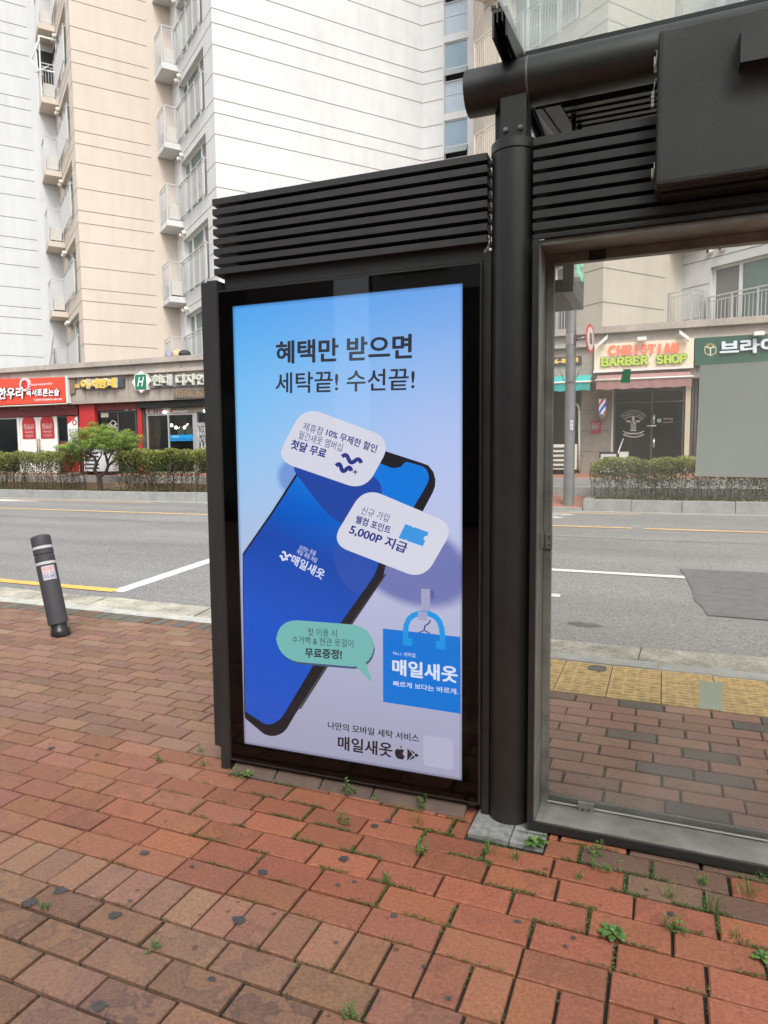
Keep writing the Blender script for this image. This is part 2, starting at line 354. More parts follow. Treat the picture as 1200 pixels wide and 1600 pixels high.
# ---- brick paving as real bricks
def brick_mat():
    m = bpy.data.materials.new('clay_paver'); m.use_nodes = True; nt = m.node_tree; b = nt.nodes['Principled BSDF']; L = nt.links.new
    b.inputs['Roughness'].default_value = .72; b.inputs['Specular IOR Level'].default_value = .35
    at = nt.nodes.new('ShaderNodeAttribute'); at.attribute_name = 'tone'
    tc = nt.nodes.new('ShaderNodeTexCoord')
    off = nt.nodes.new('ShaderNodeAttribute'); off.attribute_name = 'seed'
    va = nt.nodes.new('ShaderNodeVectorMath'); va.operation = 'ADD'; L(tc.outputs['Object'], va.inputs[0]); L(off.outputs['Vector'], va.inputs[1])
    # blotchy firing stains with a hard-ish rim
    n = nt.nodes.new('ShaderNodeTexNoise'); n.inputs['Scale'].default_value = 9; n.inputs['Detail'].default_value = 3; n.inputs['Roughness'].default_value = .45; L(va.outputs[0], n.inputs['Vector'])
    r = nt.nodes.new('ShaderNodeValToRGB'); r.color_ramp.elements[0].position = .485; r.color_ramp.elements[1].position = .505
    r.color_ramp.elements[0].color = (0, 0, 0, 1); r.color_ramp.elements[1].color = (1, 1, 1, 1)
    e = r.color_ramp.elements.new(.57); e.color = (.45, .45, .45, 1); L(n.outputs[0], r.inputs[0])
    n3 = nt.nodes.new('ShaderNodeTexNoise'); n3.inputs['Scale'].default_value = 90; n3.inputs['Detail'].default_value = 6; n3.inputs['Roughness'].default_value = .7; L(tc.outputs['Object'], n3.inputs['Vector'])
    sc = nt.nodes.new('ShaderNodeMapRange'); sc.inputs[1].default_value = .3; sc.inputs[2].default_value = .7; sc.inputs[3].default_value = .66; sc.inputs[4].default_value = 1.32; L(n3.outputs[0], sc.inputs[0])
    mix = nt.nodes.new('ShaderNodeMix'); mix.data_type = 'RGBA'; mix.blend_type = 'MULTIPLY'
    L(at.outputs['Color'], mix.inputs['A']); mix.inputs['B'].default_value = (.62, .66, .82, 1)
    ml = nt.nodes.new('ShaderNodeMath'); ml.operation = 'MULTIPLY'; sa = nt.nodes.new('ShaderNodeAttribute'); sa.attribute_name = 'stain'
    L(r.outputs[0], ml.inputs[0]); L(sa.outputs['Fac'], ml.inputs[1]); L(ml.outputs[0], mix.inputs['Factor'])
    # small dark specks and gum
    v = nt.nodes.new('ShaderNodeTexVoronoi'); v.inputs['Scale'].default_value = 14; L(tc.outputs['Object'], v.inputs['Vector'])
    sr = nt.nodes.new('ShaderNodeSeparateColor'); L(v.outputs['Color'], sr.inputs[0])
    th = nt.nodes.new('ShaderNodeMapRange'); th.inputs[1].default_value = .55; th.inputs[2].default_value = 1; th.inputs[3].default_value = 0; th.inputs[4].default_value = .16; L(sr.outputs[0], th.inputs[0])
    lt = nt.nodes.new('ShaderNodeMath'); lt.operation = 'SUBTRACT'; L(th.outputs[0], lt.inputs[0]); L(v.outputs['Distance'], lt.inputs[1])
    sm = nt.nodes.new('ShaderNodeMapRange'); sm.inputs[1].default_value = -.01; sm.inputs[2].default_value = .03; sm.inputs[3].default_value = 1; sm.inputs[4].default_value = .5; L(lt.outputs[0], sm.inputs[0])
    m2 = nt.nodes.new('ShaderNodeMath'); m2.operation = 'MULTIPLY'; L(sc.outputs[0], m2.inputs[0]); L(sm.outputs[0], m2.inputs[1])
    vm = nt.nodes.new('ShaderNodeVectorMath'); vm.operation = 'SCALE'; L(mix.outputs['Result'], vm.inputs[0]); L(m2.outputs[0], vm.inputs['Scale'])
    L(vm.outputs[0], b.inputs['Base Color'])
    bp = nt.nodes.new('ShaderNodeBump'); bp.inputs['Strength'].default_value = .8; bp.inputs['Distance'].default_value = .004
    ad = nt.nodes.new('ShaderNodeMath'); ad.operation = 'ADD'; L(n3.outputs[0], ad.inputs[0]); L(n.outputs[0], ad.inputs[1]); L(ad.outputs[0], bp.inputs['Height']); L(bp.outputs[0], b.inputs['Normal'])
    return m
MBR = brick_mat()
bricks = []   # (x0,x1,y0,y1)
def row(y0, y1, phase, x0=-10.5, x1=3.6, L=.2505):
    x = x0+((phase-x0) % L)-L
    while x < x1:
        l = L
        bricks.append((x, x+l, y0, y1)); x += l
ys = [1.658]
for k in range(13):
    y1 = ys[-1]; y0 = y1-.124; row(y0, y1, (-1.454 if k % 2 == 0 else -1.454+.125)+random.uniform(-.015, .015)); ys.append(y0)
x = -10.5
while x < 3.6: bricks.append((x, x+.1252, 1.658, 1.84)); x += .1252
yy = 1.84; ph = [None, -.10, -.187, -.055]
for k in range(24):
    h_ = .1265 if k < 4 else (4.74-2.346)/20
    p = ph[k] if k < 4 and ph[k] is not None else (.02 if k % 2 else -.11)+random.uniform(-.035, .035)
    row(yy, yy+h_, p); yy += h_
for a0 in (0,):
    x = -10.5
    while x < -2.4: bricks.append((x, x+.118, 4.74, 4.955)); x += .118
def tonef(x, y):
    r = random.random()
    near = math.exp(-((x+.7)/2.2)**2)*min(1, max(0, (y-1.66)*3)) if y < 3.0 else 0
    red = np.array([.36, .132, .075]); brown = np.array([.27, .165, .108]); pink = np.array([.32, .18, .128]); tan = np.array([.38, .25, .165]); grey = np.array([.20, .185, .15])
    rx = min(1, max(0, (x+1.35)/1.5)); rx = rx*rx*(3-2*rx)
    if y < 1.66: c = brown*(1-.75*rx)+red*.75*rx
    elif y < 2.75 and (near > .25 or rx > .3): q = max(near, rx*.95); c = red*q+(pink*.5+brown*.5)*(1-q)
    else: c = pink*.8+brown*.2
    if y > 2.2 and (x < -1.5 or y > 2.9): q = min(1, max(0, (y-2.2)/1.3+random.uniform(-.2, .2))); c = c*(1-q)+q*(pink*.6+brown*.3+tan*.12+red*.08)
    if y > 4.0 and r < .25: c = tan
    if y > 2.75 and x > -1.2: c = c*1.6*np.array([1.08, .95, .90])  # bricks behind the screen coloured lighter to make up for the canopy shade
    if y > 4.2 and .25 < r < .3: c = pink*1.2
    if y > 2.9 and x > -1 and r > .86: c = grey*.85+pink*.2
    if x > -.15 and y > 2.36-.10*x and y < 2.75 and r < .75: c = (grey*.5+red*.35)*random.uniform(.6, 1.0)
    if y > 4.739: c = grey*1.05 if r < .7 else brown
    c = c*(.66 if y < 2.75 else .62)
    if y < 2.75: c = c*np.array([1.03, .96, .92])
    return c*random.uniform(.84, 1.16)*np.array([1, random.uniform(.94, 1.06), random.uniform(.92, 1.08)])
V = []; F = []; T = []; S = []; ST = []
def inrect(cx, cy, r): return r[0] < cx < r[1] and r[2] < cy < r[3]
GRAN = (-.685, -.385, 2.50, 2.80)
for (a, b, c, d) in bricks:
    cx_, cy_ = (a+b)/2, (c+d)/2
    if inrect(cx_, cy_, (-2.35, 9, 4.25, 5.2)): continue
    segs = [(a, b)]
    if d > GRAN[2]+.03 and c < GRAN[3]-.03 and a < GRAN[1] and b > GRAN[0]:
        segs = []
        if a < GRAN[0]-.03: segs.append((a, GRAN[0]))
        if b > GRAN[1]+.03: segs.append((GRAN[1], b))
    for a_, b_ in segs:
        g = (.0038 if 1.7 < cy_ < 2.6 else .0050)+random.uniform(0, .002); jx = random.uniform(-.0015, .0015)
        X0, X1, Y0, Y1 = a_+g+jx, b_-g+jx, c+g, d-g
        zt = random.uniform(-.002, .0016); tx = random.uniform(-.006, .006); ty = random.uniform(-.008, .008); ch = .0045
        if cy_ > 3.3: ch = .003
        o = len(V)
        rot = random.uniform(-.008, .008)
        def P(x, y, z):
            dx, dy = x-cx_, y-cy_
            return (cx_+dx-dy*rot, cy_+dy+dx*rot, z+dx*tx+dy*ty)
        for (ix, z) in ((ch, zt), (0, zt-ch), (0, -.05)):
            for (x, y) in ((X0+ix, Y0+ix), (X1-ix, Y0+ix), (X1-ix, Y1-ix), (X0+ix, Y1-ix)):
                # worn corners
                V.append(P(x, y, z))
        F.append((o, o+1, o+2, o+3))
        for q in range(2):
            for i in range(4): j = (i+1) % 4; F.append((o+q*4+i, o+q*4+4+i, o+q*4+4+j, o+q*4+j))
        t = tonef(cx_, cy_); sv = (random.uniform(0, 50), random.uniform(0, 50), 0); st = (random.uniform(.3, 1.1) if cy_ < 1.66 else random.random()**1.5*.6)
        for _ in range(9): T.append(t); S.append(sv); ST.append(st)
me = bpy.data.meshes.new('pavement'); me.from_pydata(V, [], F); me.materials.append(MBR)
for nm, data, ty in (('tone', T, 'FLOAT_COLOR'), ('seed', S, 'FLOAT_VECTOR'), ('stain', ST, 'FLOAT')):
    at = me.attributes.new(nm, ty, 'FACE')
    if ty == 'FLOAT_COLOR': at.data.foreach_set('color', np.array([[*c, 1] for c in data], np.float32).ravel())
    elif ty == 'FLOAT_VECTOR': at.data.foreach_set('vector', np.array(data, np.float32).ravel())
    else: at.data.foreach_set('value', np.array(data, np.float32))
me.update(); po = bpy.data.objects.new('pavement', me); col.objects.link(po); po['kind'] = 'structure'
mj = mat('mossy_joint_sand', (.014, .013, .009), .95, noise=(40, .6))
sheet('pavement_bedding', -10.6, 3.7, 0, 4.955, -.016, -.016, mj)
# trodden-in gum and soot marks lying on the bricks
mb = MB(); rs_ = random.Random(5)
for (px, py, r_) in ((225, 1333, .016), (93, 1392, .019), (47, 1410, .021), (180, 1430, .019), (373, 1438, .018), (155, 1572, .017), (80, 1169, .016), (152, 1179, .010), (300, 1354, .008), (203, 1408, .007), (410, 1363, .016), (537, 1342, .017), (615, 1431, .010), (525, 1473, .007), (553, 1378, .008), (527, 1383, .008), (585, 1290, .014), (607, 1283, .013), (662, 1510, .007), (1048, 1428, .011), (897, 1465, .007), (883, 1478, .006), (808, 1440, .010), (1010, 1390, .006), (700, 1560, .008), (330, 1530, .010), (450, 1560, .006)):
    c_ = onz(px, py, .002); n_ = 14
    mb.add([(c_[0]+r_*1.2*(1+rs_.uniform(-.25, .25))*math.cos(6.283*i/n_), c_[1]+r_*(1+rs_.uniform(-.25, .25))*math.sin(6.283*i/n_), .0032) for i in range(n_)], [tuple(range(n_))])
mb.build('gum_marks', mat('gum_dark', (.045, .041, .042), .7, noise=(90, .4)), kind='structure')
# plain brick-textured pavement beyond the modelled bricks
def tex_brick(name, c1, c2, mortar, sc=1., bw=.25, rh=.122):
    m = bpy.data.materials.new(name); m.use_nodes = True; nt = m.node_tree; b = nt.nodes['Principled BSDF']; b.inputs['Roughness'].default_value = .8
    tc = nt.nodes.new('ShaderNodeTexCoord'); t = nt.nodes.new('ShaderNodeTexBrick')
    t.inputs['Color1'].default_value = (*c1, 1); t.inputs['Color2'].default_value = (*c2, 1); t.inputs['Mortar'].default_value = (*mortar, 1)
    t.inputs['Scale'].default_value = sc; t.inputs['Brick Width'].default_value = bw; t.inputs['Row Height'].default_value = rh; t.inputs['Mortar Size'].default_value = .004
    nt.links.new(tc.outputs['Object'], t.inputs['Vector']); nt.links.new(t.outputs[0], b.inputs['Base Color']); return m
M['brick_tex'] = tex_brick('brick_paving_plain', (.26, .14, .09), (.22, .12, .085), (.04, .035, .025))
sheet('pavement', -90, -10.5, -8, 4.96, -.004, -.004, M['brick_tex']); sheet('pavement', 3.65, 60, -8, 4.96, -.004, -.004, M['brick_tex'])
sheet('pavement', -10.5, 3.65, -8, .05, -.004, -.004, M['brick_tex'])
# tactile paving
def tactile_mat():
    m = bpy.data.materials.new('yellow_tactile'); m.use_nodes = True; nt = m.node_tree; b = nt.nodes['Principled BSDF']; L = nt.links.new
    b.inputs['Roughness'].default_value = .7; tc = nt.nodes.new('ShaderNodeTexCoord')
    n = nt.nodes.new('ShaderNodeTexNoise'); n.inputs['Scale'].default_value = 18; n.inputs['Detail'].default_value = 8; L(tc.outputs['Object'], n.inputs['Vector'])
    r = nt.nodes.new('ShaderNodeValToRGB'); r.color_ramp.elements[0].position = .3; r.color_ramp.elements[0].color = (.48, .33, .12, 1); r.color_ramp.elements[1].position = .62; r.color_ramp.elements[1].color = (.80, .56, .22, 1); L(n.outputs[0], r.inputs[0]); L(r.outputs[0], b.inputs['Base Color'])
    return m
MTAC = tactile_mat()
mb = MB(); tx0 = -2.35; x = -.612-.317*6
while x < 6:
    for j in range(2):
        y = 4.275+j*.335; dz = random.uniform(-.002, .002)
        mb.box(x+.003, x+.314, y+.003, y+.332, -.05, dz, .004)
        for k in range(4):
            for q in range(6):
                bx = x+.026+k*.075; by = y+.03+q*.05
                mb.box(bx, bx+.058, by, by+.022, dz-.001, dz+.005, .002) if x > -.95 and x < 1.6 else mb.box(bx, bx+.058, by, by+.022, dz-.001, dz+.005)
    x += .317
mb.build('tactile_paving', MTAC, kind='structure')
mb = MB(); mb.tube((-.389, 4.82, -.01), (-.389, 4.82, .009), .062, n=24); mb.build('drain_cap', mat('iron_cap', (.09, .095, .085), .6, noise=(40, .3)), kind='structure')
mgr = mat('speckled_granite', (.20, .20, .19), .8, noise=(220, .5), bump=(200, .4, .002))
mb = MB(); mb.box(GRAN[0]+.003, -.52, GRAN[2]+.003, GRAN[3]-.003, -.05, .003, .004); mb.box(-.516, GRAN[1]-.003, GRAN[2]+.003, GRAN[3]-.003, -.05, .0015, .004)
mb.build('granite_pad', mgr, kind='structure')
# ---- far side: kerb, planters, steps, raised sidewalk
FK = 15.5; zk = .46
mb = MB()
def kerbrun(x0, x1, y0=FK, y1=FK+.16, zt=zk):
    x = x0
    while x < x1-.01:
        e = min(x+1.0, x1); mb.box(x+.004, e-.004, y0, y1, .0, zt+random.uniform(-.004, .004), .015); x = e
kerbrun(-60, -11.62); kerbrun(-1.62, 40)
mb.box(-11.8, -11.62, FK+.17, 17.0, .0, zk, .015); mb.box(-1.62, -1.44, FK+.17, 17.0, .0, zk, .015)
kerbrun(-11.6, -1.63, FK, FK+.16, .27)
mb.build('far_kerb', M['far_kerb'], kind='structure')
mb = MB(); mb.box(-60, 40, 15.25, 15.49, .05, RZ(15.3)+.012); mb.build('far_gutter', mat('pale_gutter', (.33, .32, .29), .9, noise=(10, .2)), kind='structure')
mb = MB(); mb.box(-60, -11.81, FK+.17, 17.0, .1, zk-.03); mb.box(-1.43, 40, FK+.17, 17.0, .1, zk-.03); mb.build('planter_soil', M['soil'], kind='structure')
M['brick_far'] = tex_brick('far_sidewalk_bricks', (.36, .16, .10), (.30, .14, .095), (.10, .08, .06), bw=.23, rh=.115)
M['brick_tan'] = tex_brick('far_tan_bricks', (.42, .30, .19), (.38, .26, .17), (.12, .10, .08), bw=.23, rh=.115)
mb = MB(); mb.add([(-11.6, FK+.165, .262), (-1.63, FK+.165, .262), (-1.63, 17.0, .45), (-11.6, 17.0, .45)], [(0, 1, 2, 3)]); mb.build('crossing_ramp', M['brick_far'], kind='structure')
mb = MB(); x = -60
while x < 40:
    e = x+1.2
    if e > -11.4: mb.box(x+.003, e-.003, 17.02, 17.42, .3, .655+random.uniform(-.002, .002), .01)
    mb.box(x+.2, e+.194, 17.42, 17.58, .3, .845, .01); x = e
mb.build('sidewalk_steps', M['far_kerb'], kind='structure')
mb = MB(); mb.box(-60, -11.82, 16.72, 17.41, .2, .645); mb.build('tan_path', M['brick_tan'], kind='structure')
mb = MB(); mb.add([(-60, 17.58, .84), (40, 17.58, .84), (40, 21.5, 1.12), (-60, 21.5, 1.12)], [(0, 1, 2, 3)]); mb.build('far_sidewalk', M['brick_far'], kind='structure')

# ================================================================ BUS SHELTER
PX, PY = -.556, 2.70
sh = root('bus_shelter', (PX, PY, 0), 'charcoal bus shelter with round post, slatted canopy and tall glass screen on the brick pavement', 'bus shelter')
mb = MB(); mb.lathe(PX, PY, [(.0845, -.02), (.0845, 2.60), (.0845, 2.63), (.0885, 2.632), (.0885, 2.665), (.083, 2.672), (.03, 2.675)], 48)
mb.build('post', M['black'], sh)
mb = MB(); mb.box(-.600, -.503, 2.645, 2.755, 2.66, 2.90, .004); mb.box(-.632, -.604, 2.70, 2.78, 2.40, 2.86, .003); mb.build('bracket', M['black'], sh)
for x in (-.578, -.522):
    mb = MB(); mb.tube((x, 2.648, 2.705), (x, 2.636, 2.705), .0085, n=12); mb.tube((x, 2.637, 2.705), (x, 2.633, 2.705), .005, n=6); mb.build('bolt', M['frame'], sh)
TZ, TR = 2.888, .083
mb = MB(); mb.tube((-.725, PY, TZ), (-.50, PY, TZ), TR, n=56); mb.tube((-.738, PY, TZ), (-.725, PY, TZ), TR*.985, n=56)
beam_end = mb.build('beam_collar', M['black'], sh)
mb = MB(); mb.tube((-.497, PY, TZ), (2.6, PY, TZ), TR*1.015, n=56); beam = mb.build('beam', M['black'], sh)
mb = MB(); mb.tube((-.503, PY, TZ), (-.495, PY, TZ), TR*1.03, n=56); mb.build('seam_ring', mat('worn_edge', (.16, .15, .12), .5, .5), beam)
# rafter : open channel
def rafter(x0, x1):
    mb = MB(); t = .007; ya, yb = 2.484, 3.55
    def zz(y): return 2.95+.02*(y-2.484)
    for (a, b, c, d) in ((x0, x0+t, 0, .096), (x1-t, x1, 0, .096), (x0, x1, .082, .096), (x0+.016, x0+.02, .05, .082), (x1-.02, x1-.016, .05, .082)):
        a2, b2 = (a, b)
        if c > .08 and a == x0: a2, b2 = x0+t, x1-t
        mb.add([(a2, ya, zz(ya)+c), (b2, ya, zz(ya)+c), (b2, yb, zz(yb)+c), (a2, yb, zz(yb)+c), (a2, ya, zz(ya)+d), (b2, ya, zz(ya)+d), (b2, yb, zz(yb)+d), (a2, yb, zz(yb)+d)],
               [(0, 1, 2, 3), (4, 5, 6, 7), (0, 1, 5, 4), (1, 2, 6, 5), (2, 3, 7, 6), (3, 0, 4, 7)])
    mb.box(x0-.004, x0+.012, ya-.002, ya+.03, zz(ya)+.0965, zz(ya)+.108); mb.box(x0+.02, x1-.02, ya-.002, ya+.03, zz(ya)+.0965, zz(ya)+.115)
    return mb.build('rafter', M['black'], sh)
rafter(-.594, -.540); rafter(.62, .674)
# glass roof sloping down towards the pavement, dark rail on the beam
MG_ROOF = glass('roof_glass', (.86, .93, .90), .5, .40, (.74, .80, .77))
rz = lambda y: 3.052-.15*(2.816-y)
mb = MB(); v = []
for z in (0, .010):
    for (x, y) in ((-.54, .9), (2.4, .9), (2.4, 2.816), (-.54, 2.816)): v.append((x, y, rz(y)+z))
mb.add(v[:4], [(0, 1, 2, 3)]); mb.build('roof_glass', MG_ROOF, sh)
mb = MB(); mb.box(-.535, 2.5, 2.806, 2.835, 2.975, 3.048, .003); mb.box(-.535, 2.5, 2.78, 2.806, 3.02, 3.046, .002); mb.build('roof_rail', M['matte_black'], sh)
# rear slatted canopy
mb = MB()
zc = lambda y: 2.835+.22*(y-2.8)
for k in range(9):
    y = 2.87+k*.098; mb.add([(-.40, y, zc(y)), (2.5, y, zc(y)), (2.5, y+.052, zc(y+.052)), (-.40, y+.052, zc(y+.052)), (-.40, y, zc(y)+.03), (2.5, y, zc(y)+.03), (2.5, y+.052, zc(y)+.04), (-.40, y+.052, zc(y)+.04)],
           [(0, 1, 2, 3), (4, 5, 6, 7), (0, 1, 5, 4), (1, 2, 6, 5), (2, 3, 7, 6), (3, 0, 4, 7)])
mb.build('canopy_slats', M['black2'], sh)
mb = MB(); mb.add([(-.46, 2.80, zc(2.80)+.075), (2.5, 2.80, zc(2.80)+.075), (2.5, 3.8, zc(3.8)+.075), (-.46, 3.8, zc(3.8)+.075), (-.46, 2.80, zc(2.80)+.085), (2.5, 2.80, zc(2.80)+.085), (2.5, 3.8, zc(3.8)+.085), (-.46, 3.8, zc(3.8)+.085)],
           [(0, 1, 2, 3), (4, 5, 6, 7), (0, 1, 5, 4), (1, 2, 6, 5), (2, 3, 7, 6), (3, 0, 4, 7)]); mb.build('canopy_cover', M['matte_black'], sh)
mb = MB(); y0, y1 = 2.80, 3.75
for (a, b) in ((-.497, -.470), (-.462, -.402)):
    mb.add([(a, y0, zc(y0)-.004), (b, y0, zc(y0)-.004), (b, y1, zc(y1)-.004), (a, y1, zc(y1)-.004), (a, y0, zc(y0)+.05), (b, y0, zc(y0)+.05), (b, y1, zc(y1)+.05), (a, y1, zc(y1)+.05)],
           [(0, 1, 2, 3), (4, 5, 6, 7), (0, 1, 5, 4), (1, 2, 6, 5), (2, 3, 7, 6), (3, 0, 4, 7)])
mb.box(-.40, 2.5, 3.76, 3.80, zc(3.76)-.01, zc(3.76)+.06)
mb.build('canopy_frame', M['black'], sh)
# front slats over the glass
mb = MB()
mb_back = MB(); mb_back.box(-.44, 2.5, 2.705, 2.715, 2.30, 2.66); mb_back.build('slat_backing', M['matte_black'], sh)
for k in range(8):
    zt = 2.648-k*.0432; mb.prism([(2.62, zt), (2.62, zt-.027), (2.70, zt-.031), (2.70, zt)], -.470, 2.5, 'x')
mb.build('slat_screen', M['black2'], sh)
# glass screen frame (angle section)
SX0, SX1, GZ0, GZ1 = -.461, 2.3, .020, 2.281
mf = M['frame']; mfb = M['black']
mb = MB()
mb.box(SX0, SX0+.020, 2.618, 2.80, GZ0, GZ1, .002); mb.box(SX0+.021, SX0+.05, 2.765, 2.80, GZ0+.02, GZ1, .002)
fr1 = mb.build('screen_stile', mf, sh)
mb = MB(); mb.box(SX0+.022, SX1, 2.620, 2.80, GZ0+.001, GZ0+.024, .002); mb.box(SX0+.051, SX1, 2.786, 2.80, GZ0+.026, GZ0+.055, .002); mb.build('screen_sill', mf, sh)
mb = MB(); mb.box(SX0+.022, SX1, 2.620, 2.80, GZ1-.020, GZ1, .002); mb.box(SX0+.051, SX1, 2.760, 2.80, GZ1-.055, GZ1-.021, .002); mb.build('screen_head', mf, sh)
mb = MB(); mb.box(SX0-.006, SX1, 2.606, 2.6165, GZ0-.012, GZ0+.022, .002); mb.box(SX0-.006, SX0+.018, 2.606, 2.6165, GZ0+.023, GZ1, .002); mb.box(SX0-.006, SX1, 2.606, 2.6165, GZ1+.001, GZ1+.018, .002)
mb.build('screen_trim', mfb, sh)
MG_SC = glass('screen_glass', (.965, .965, .945), .5, .15, (.80, .79, .72))
mb = MB(); mb.add([(SX0+.035, 2.776, GZ0+.028), (SX1, 2.776, GZ0+.028), (SX1, 2.776, GZ1-.03), (SX0+.035, 2.776, GZ1-.03)], [(0, 1, 2, 3)]); mb.build('screen_glass', MG_SC, sh)
mb = MB(); mb.box(SX0+.045, SX1, 2.771, 2.774, GZ0+.030, GZ0+.036); mb.build('glass_edge_seal', mat('seal', (.5, .5, .47), .3, .4), sh)
def sp(px, py, y=2.76): return onplane(px, py, (0, y, 0), (0, 1, 0))
for (a, b) in (((920, 408), (947, 380)), ((903, 1272), (928, 1256)), ((852, 857), (863, 833))):
    p, q = sp(*a), sp(*b)
    mb = MB(); mb.box(p[0], q[0], 2.755, 2.765, p[2], q[2], .002)
    c = mb.build('glass_clamp', mf if a[1] > 500 else mfb, sh)
    for kx in ((.3, .7) if a[1] > 900 or a[1] < 500 else (.6,)):
        for kz in ((.5,) if a[1] > 900 or a[1] < 500 else (.25, .75)):
            X, Z = p[0]+(q[0]-p[0])*kx, p[2]+(q[2]-p[2])*kz
            mb = MB(); mb.tube((X, 2.756, Z), (X, 2.752, Z), .0035, n=10); mb.build('screw', M['matte_black'], c)
mb = MB(); a, b = sp(841, 857, 2.70), sp(851, 833, 2.70); mb.box(SX0+.0205, SX0+.024, 2.68, 2.755, a[2], b[2], .001); mb.build('hinge_leaf', mf, sh)
# black gap profile between light box and post
# ---- information sign box hanging behind the screen, at right angles to the road
ib = root('hanging_sign_box', (-.40, 3.6, 2.2), 'grey glossy box with green lit characters hanging behind the glass near the post', 'sign box')
mb = MB()
def ob(x0, x1, ya, yb, za, zb):
    mb.box(x0, x1, ya, yb, za, zb, .003)
ob(-.395, -.352, 2.88, 3.26, 2.142, 2.75); ib_ = mb.build('casing', mat('sign_casing', (.16, .16, .16), .35, .2), ib)
mb = MB(); mb.add([(-.3515, 2.89, 2.185), (-.3515, 3.25, 2.185), (-.3515, 3.25, 2.74), (-.3515, 2.89, 2.74)], [(0, 1, 2, 3)])
mb.build('face', mat('sign_face_mirror', (.62, .63, .62), .06, .9), ib)
mb = MB(); mb.box(-.62, -.40, 2.90, 3.30, 2.15, 2.20, .003); mb.build('tray', mat('sign_casing2', (.12, .12, .12), .5, .1), ib)
mgl = mat('green_led', (.05, .2, .12), .5, emit=((.12, .75, .45), .9))
for k, s_ in enumerate(('버스 도착', '안내 120')):
    z = 2.30-.055*k; put_text('led_text', s_, ib, (-.3505, 2.98, z), (-.3505, 3.20, z), (-.3505, 2.98, z+.04), mgl, (1, 0, 0), .001, .01)
mb = MB(); mb.tube((-.375, 3.0, 2.75), (-.375, 3.0, 2.90), .01, n=10); mb.build('hanger', M['black'], ib); mb = MB()
mb.tube((-.375, 3.2, 2.75), (-.375, 3.2, 2.94), .01, n=10); mb.build('hanger', M['black'], ib)
# ---- equipment cabinet fixed in front of the beam
cb = root('control_cabinet', (.15, 2.56, 2.63), 'big square charcoal cabinet with hood and side latches mounted under the glass roof', 'cabinet')
mb = MB(); mb.box(-.050, .72, 2.535, 2.617, 2.372, 2.875, .006); mb.build('body', M['box'], cb)
mb = MB(); mb.box(-.0455, .72, 2.497, 2.532, 2.375, 2.862, .012); mb.build('door', M['box'], cb)
mb = MB(); mb.box(-.03, .72, 2.56, 2.70, 2.355, 2.368, .003); mb.build('base_plate', M['black'], cb)
mb = MB(); pts = [(.187, 2.680), (.187, 2.775), (.192, 2.795), (.207, 2.812), (.235, 2.822), (.42, 2.830), (.42, 2.680)]
n = len(pts); fr_ = [(x, 2.44, z) for x, z in pts]; bk = [(x, 2.4965, z+(.006 if z > 2.7 else .0)) for x, z in pts]
mb.add(fr_+bk, [tuple(range(n))]+[(i, (i+1) % n, (i+1) % n+n, i+n) for i in range(n-1) if not (i == n-2)])
mb.build('vent_hood', M['box'], cb)
for z in (2.79, 2.435):
    mb = MB(); mb.box(-.062, -.0515, 2.54, 2.575, z-.022, z+.012, .002); mb.build('latch', mat('nickel_latch', (.52, .48, .40), .4, .7), cb)
    mb = MB(); mb.path([(-.058, 2.535, z-.02), (-.052, 2.525, z-.015), (-.052, 2.525, z+.022), (-.058, 2.535, z+.026)], .0025, 8); mb.build('latch_wire', M['steel'], cb)
pl = root('padlock', (-.060, 2.54, 2.70), 'small silver combination padlock hanging from the side of the cabinet', 'padlock')
mb = MB(); mb.path([(-.060, 2.54, 2.695), (-.056, 2.538, 2.722), (-.052, 2.538, 2.73), (-.050, 2.545, 2.72)], .0028, 8); mb.build('shackle', M['steel'], pl)
mb = MB()
for k in range(4): mb.tube((-.061, 2.54, 2.690-k*.0125), (-.061, 2.54, 2.6805-k*.0125), .0075+(.001 if k % 2 else 0), n=14)
mb.tube((-.061, 2.54, 2.692), (-.061, 2.54, 2.640), .0055, n=12)
mb.build('dials', M['steel'], pl)
# ---- stickers on the glass
def sticker(name, pts, color, label, cat, rough=.7):
    P = [onplane(x, y, (0, 2.773, 0), (0, 1, 0)) for x, y in pts]
    c = sum(P)/len(P); mb = MB(); n = len(P)
    mb.add([tuple(p) for p in P]+[(p[0], p[1]+.0012, p[2]) for p in P], [tuple(range(n)), tuple(range(2*n-1, n-1, -1))]+[(i, (i+1) % n, (i+1) % n+n, i+n) for i in range(n)])
    o = mb.build(name, mat(name+'_'+cat, color, rough, noise=(3, .05)), None, tuple(c)); return tag(o, label, cat)
sticker('poster_sheet', [(1094, 571), (1225, 563), (1225, 747), (1086, 744)], (.40, .44, .41), 'large blank grey-green sheet stuck on the glass screen', 'sheet')
sticker('sticker', [(974, 577), (986, 576.5), (984, 598), (969, 598)], (.04, .20, .105), 'small dark green square sticker on the glass in front of the pink awning', 'sticker')
sticker('tape_patch', [(1092, 1064), (1129, 1066), (1129, 1110), (1088, 1106), (1093, 1095)], (.36, .42, .34), 'pale grey-green patch on the glass in front of the yellow tactile paving', 'patch')

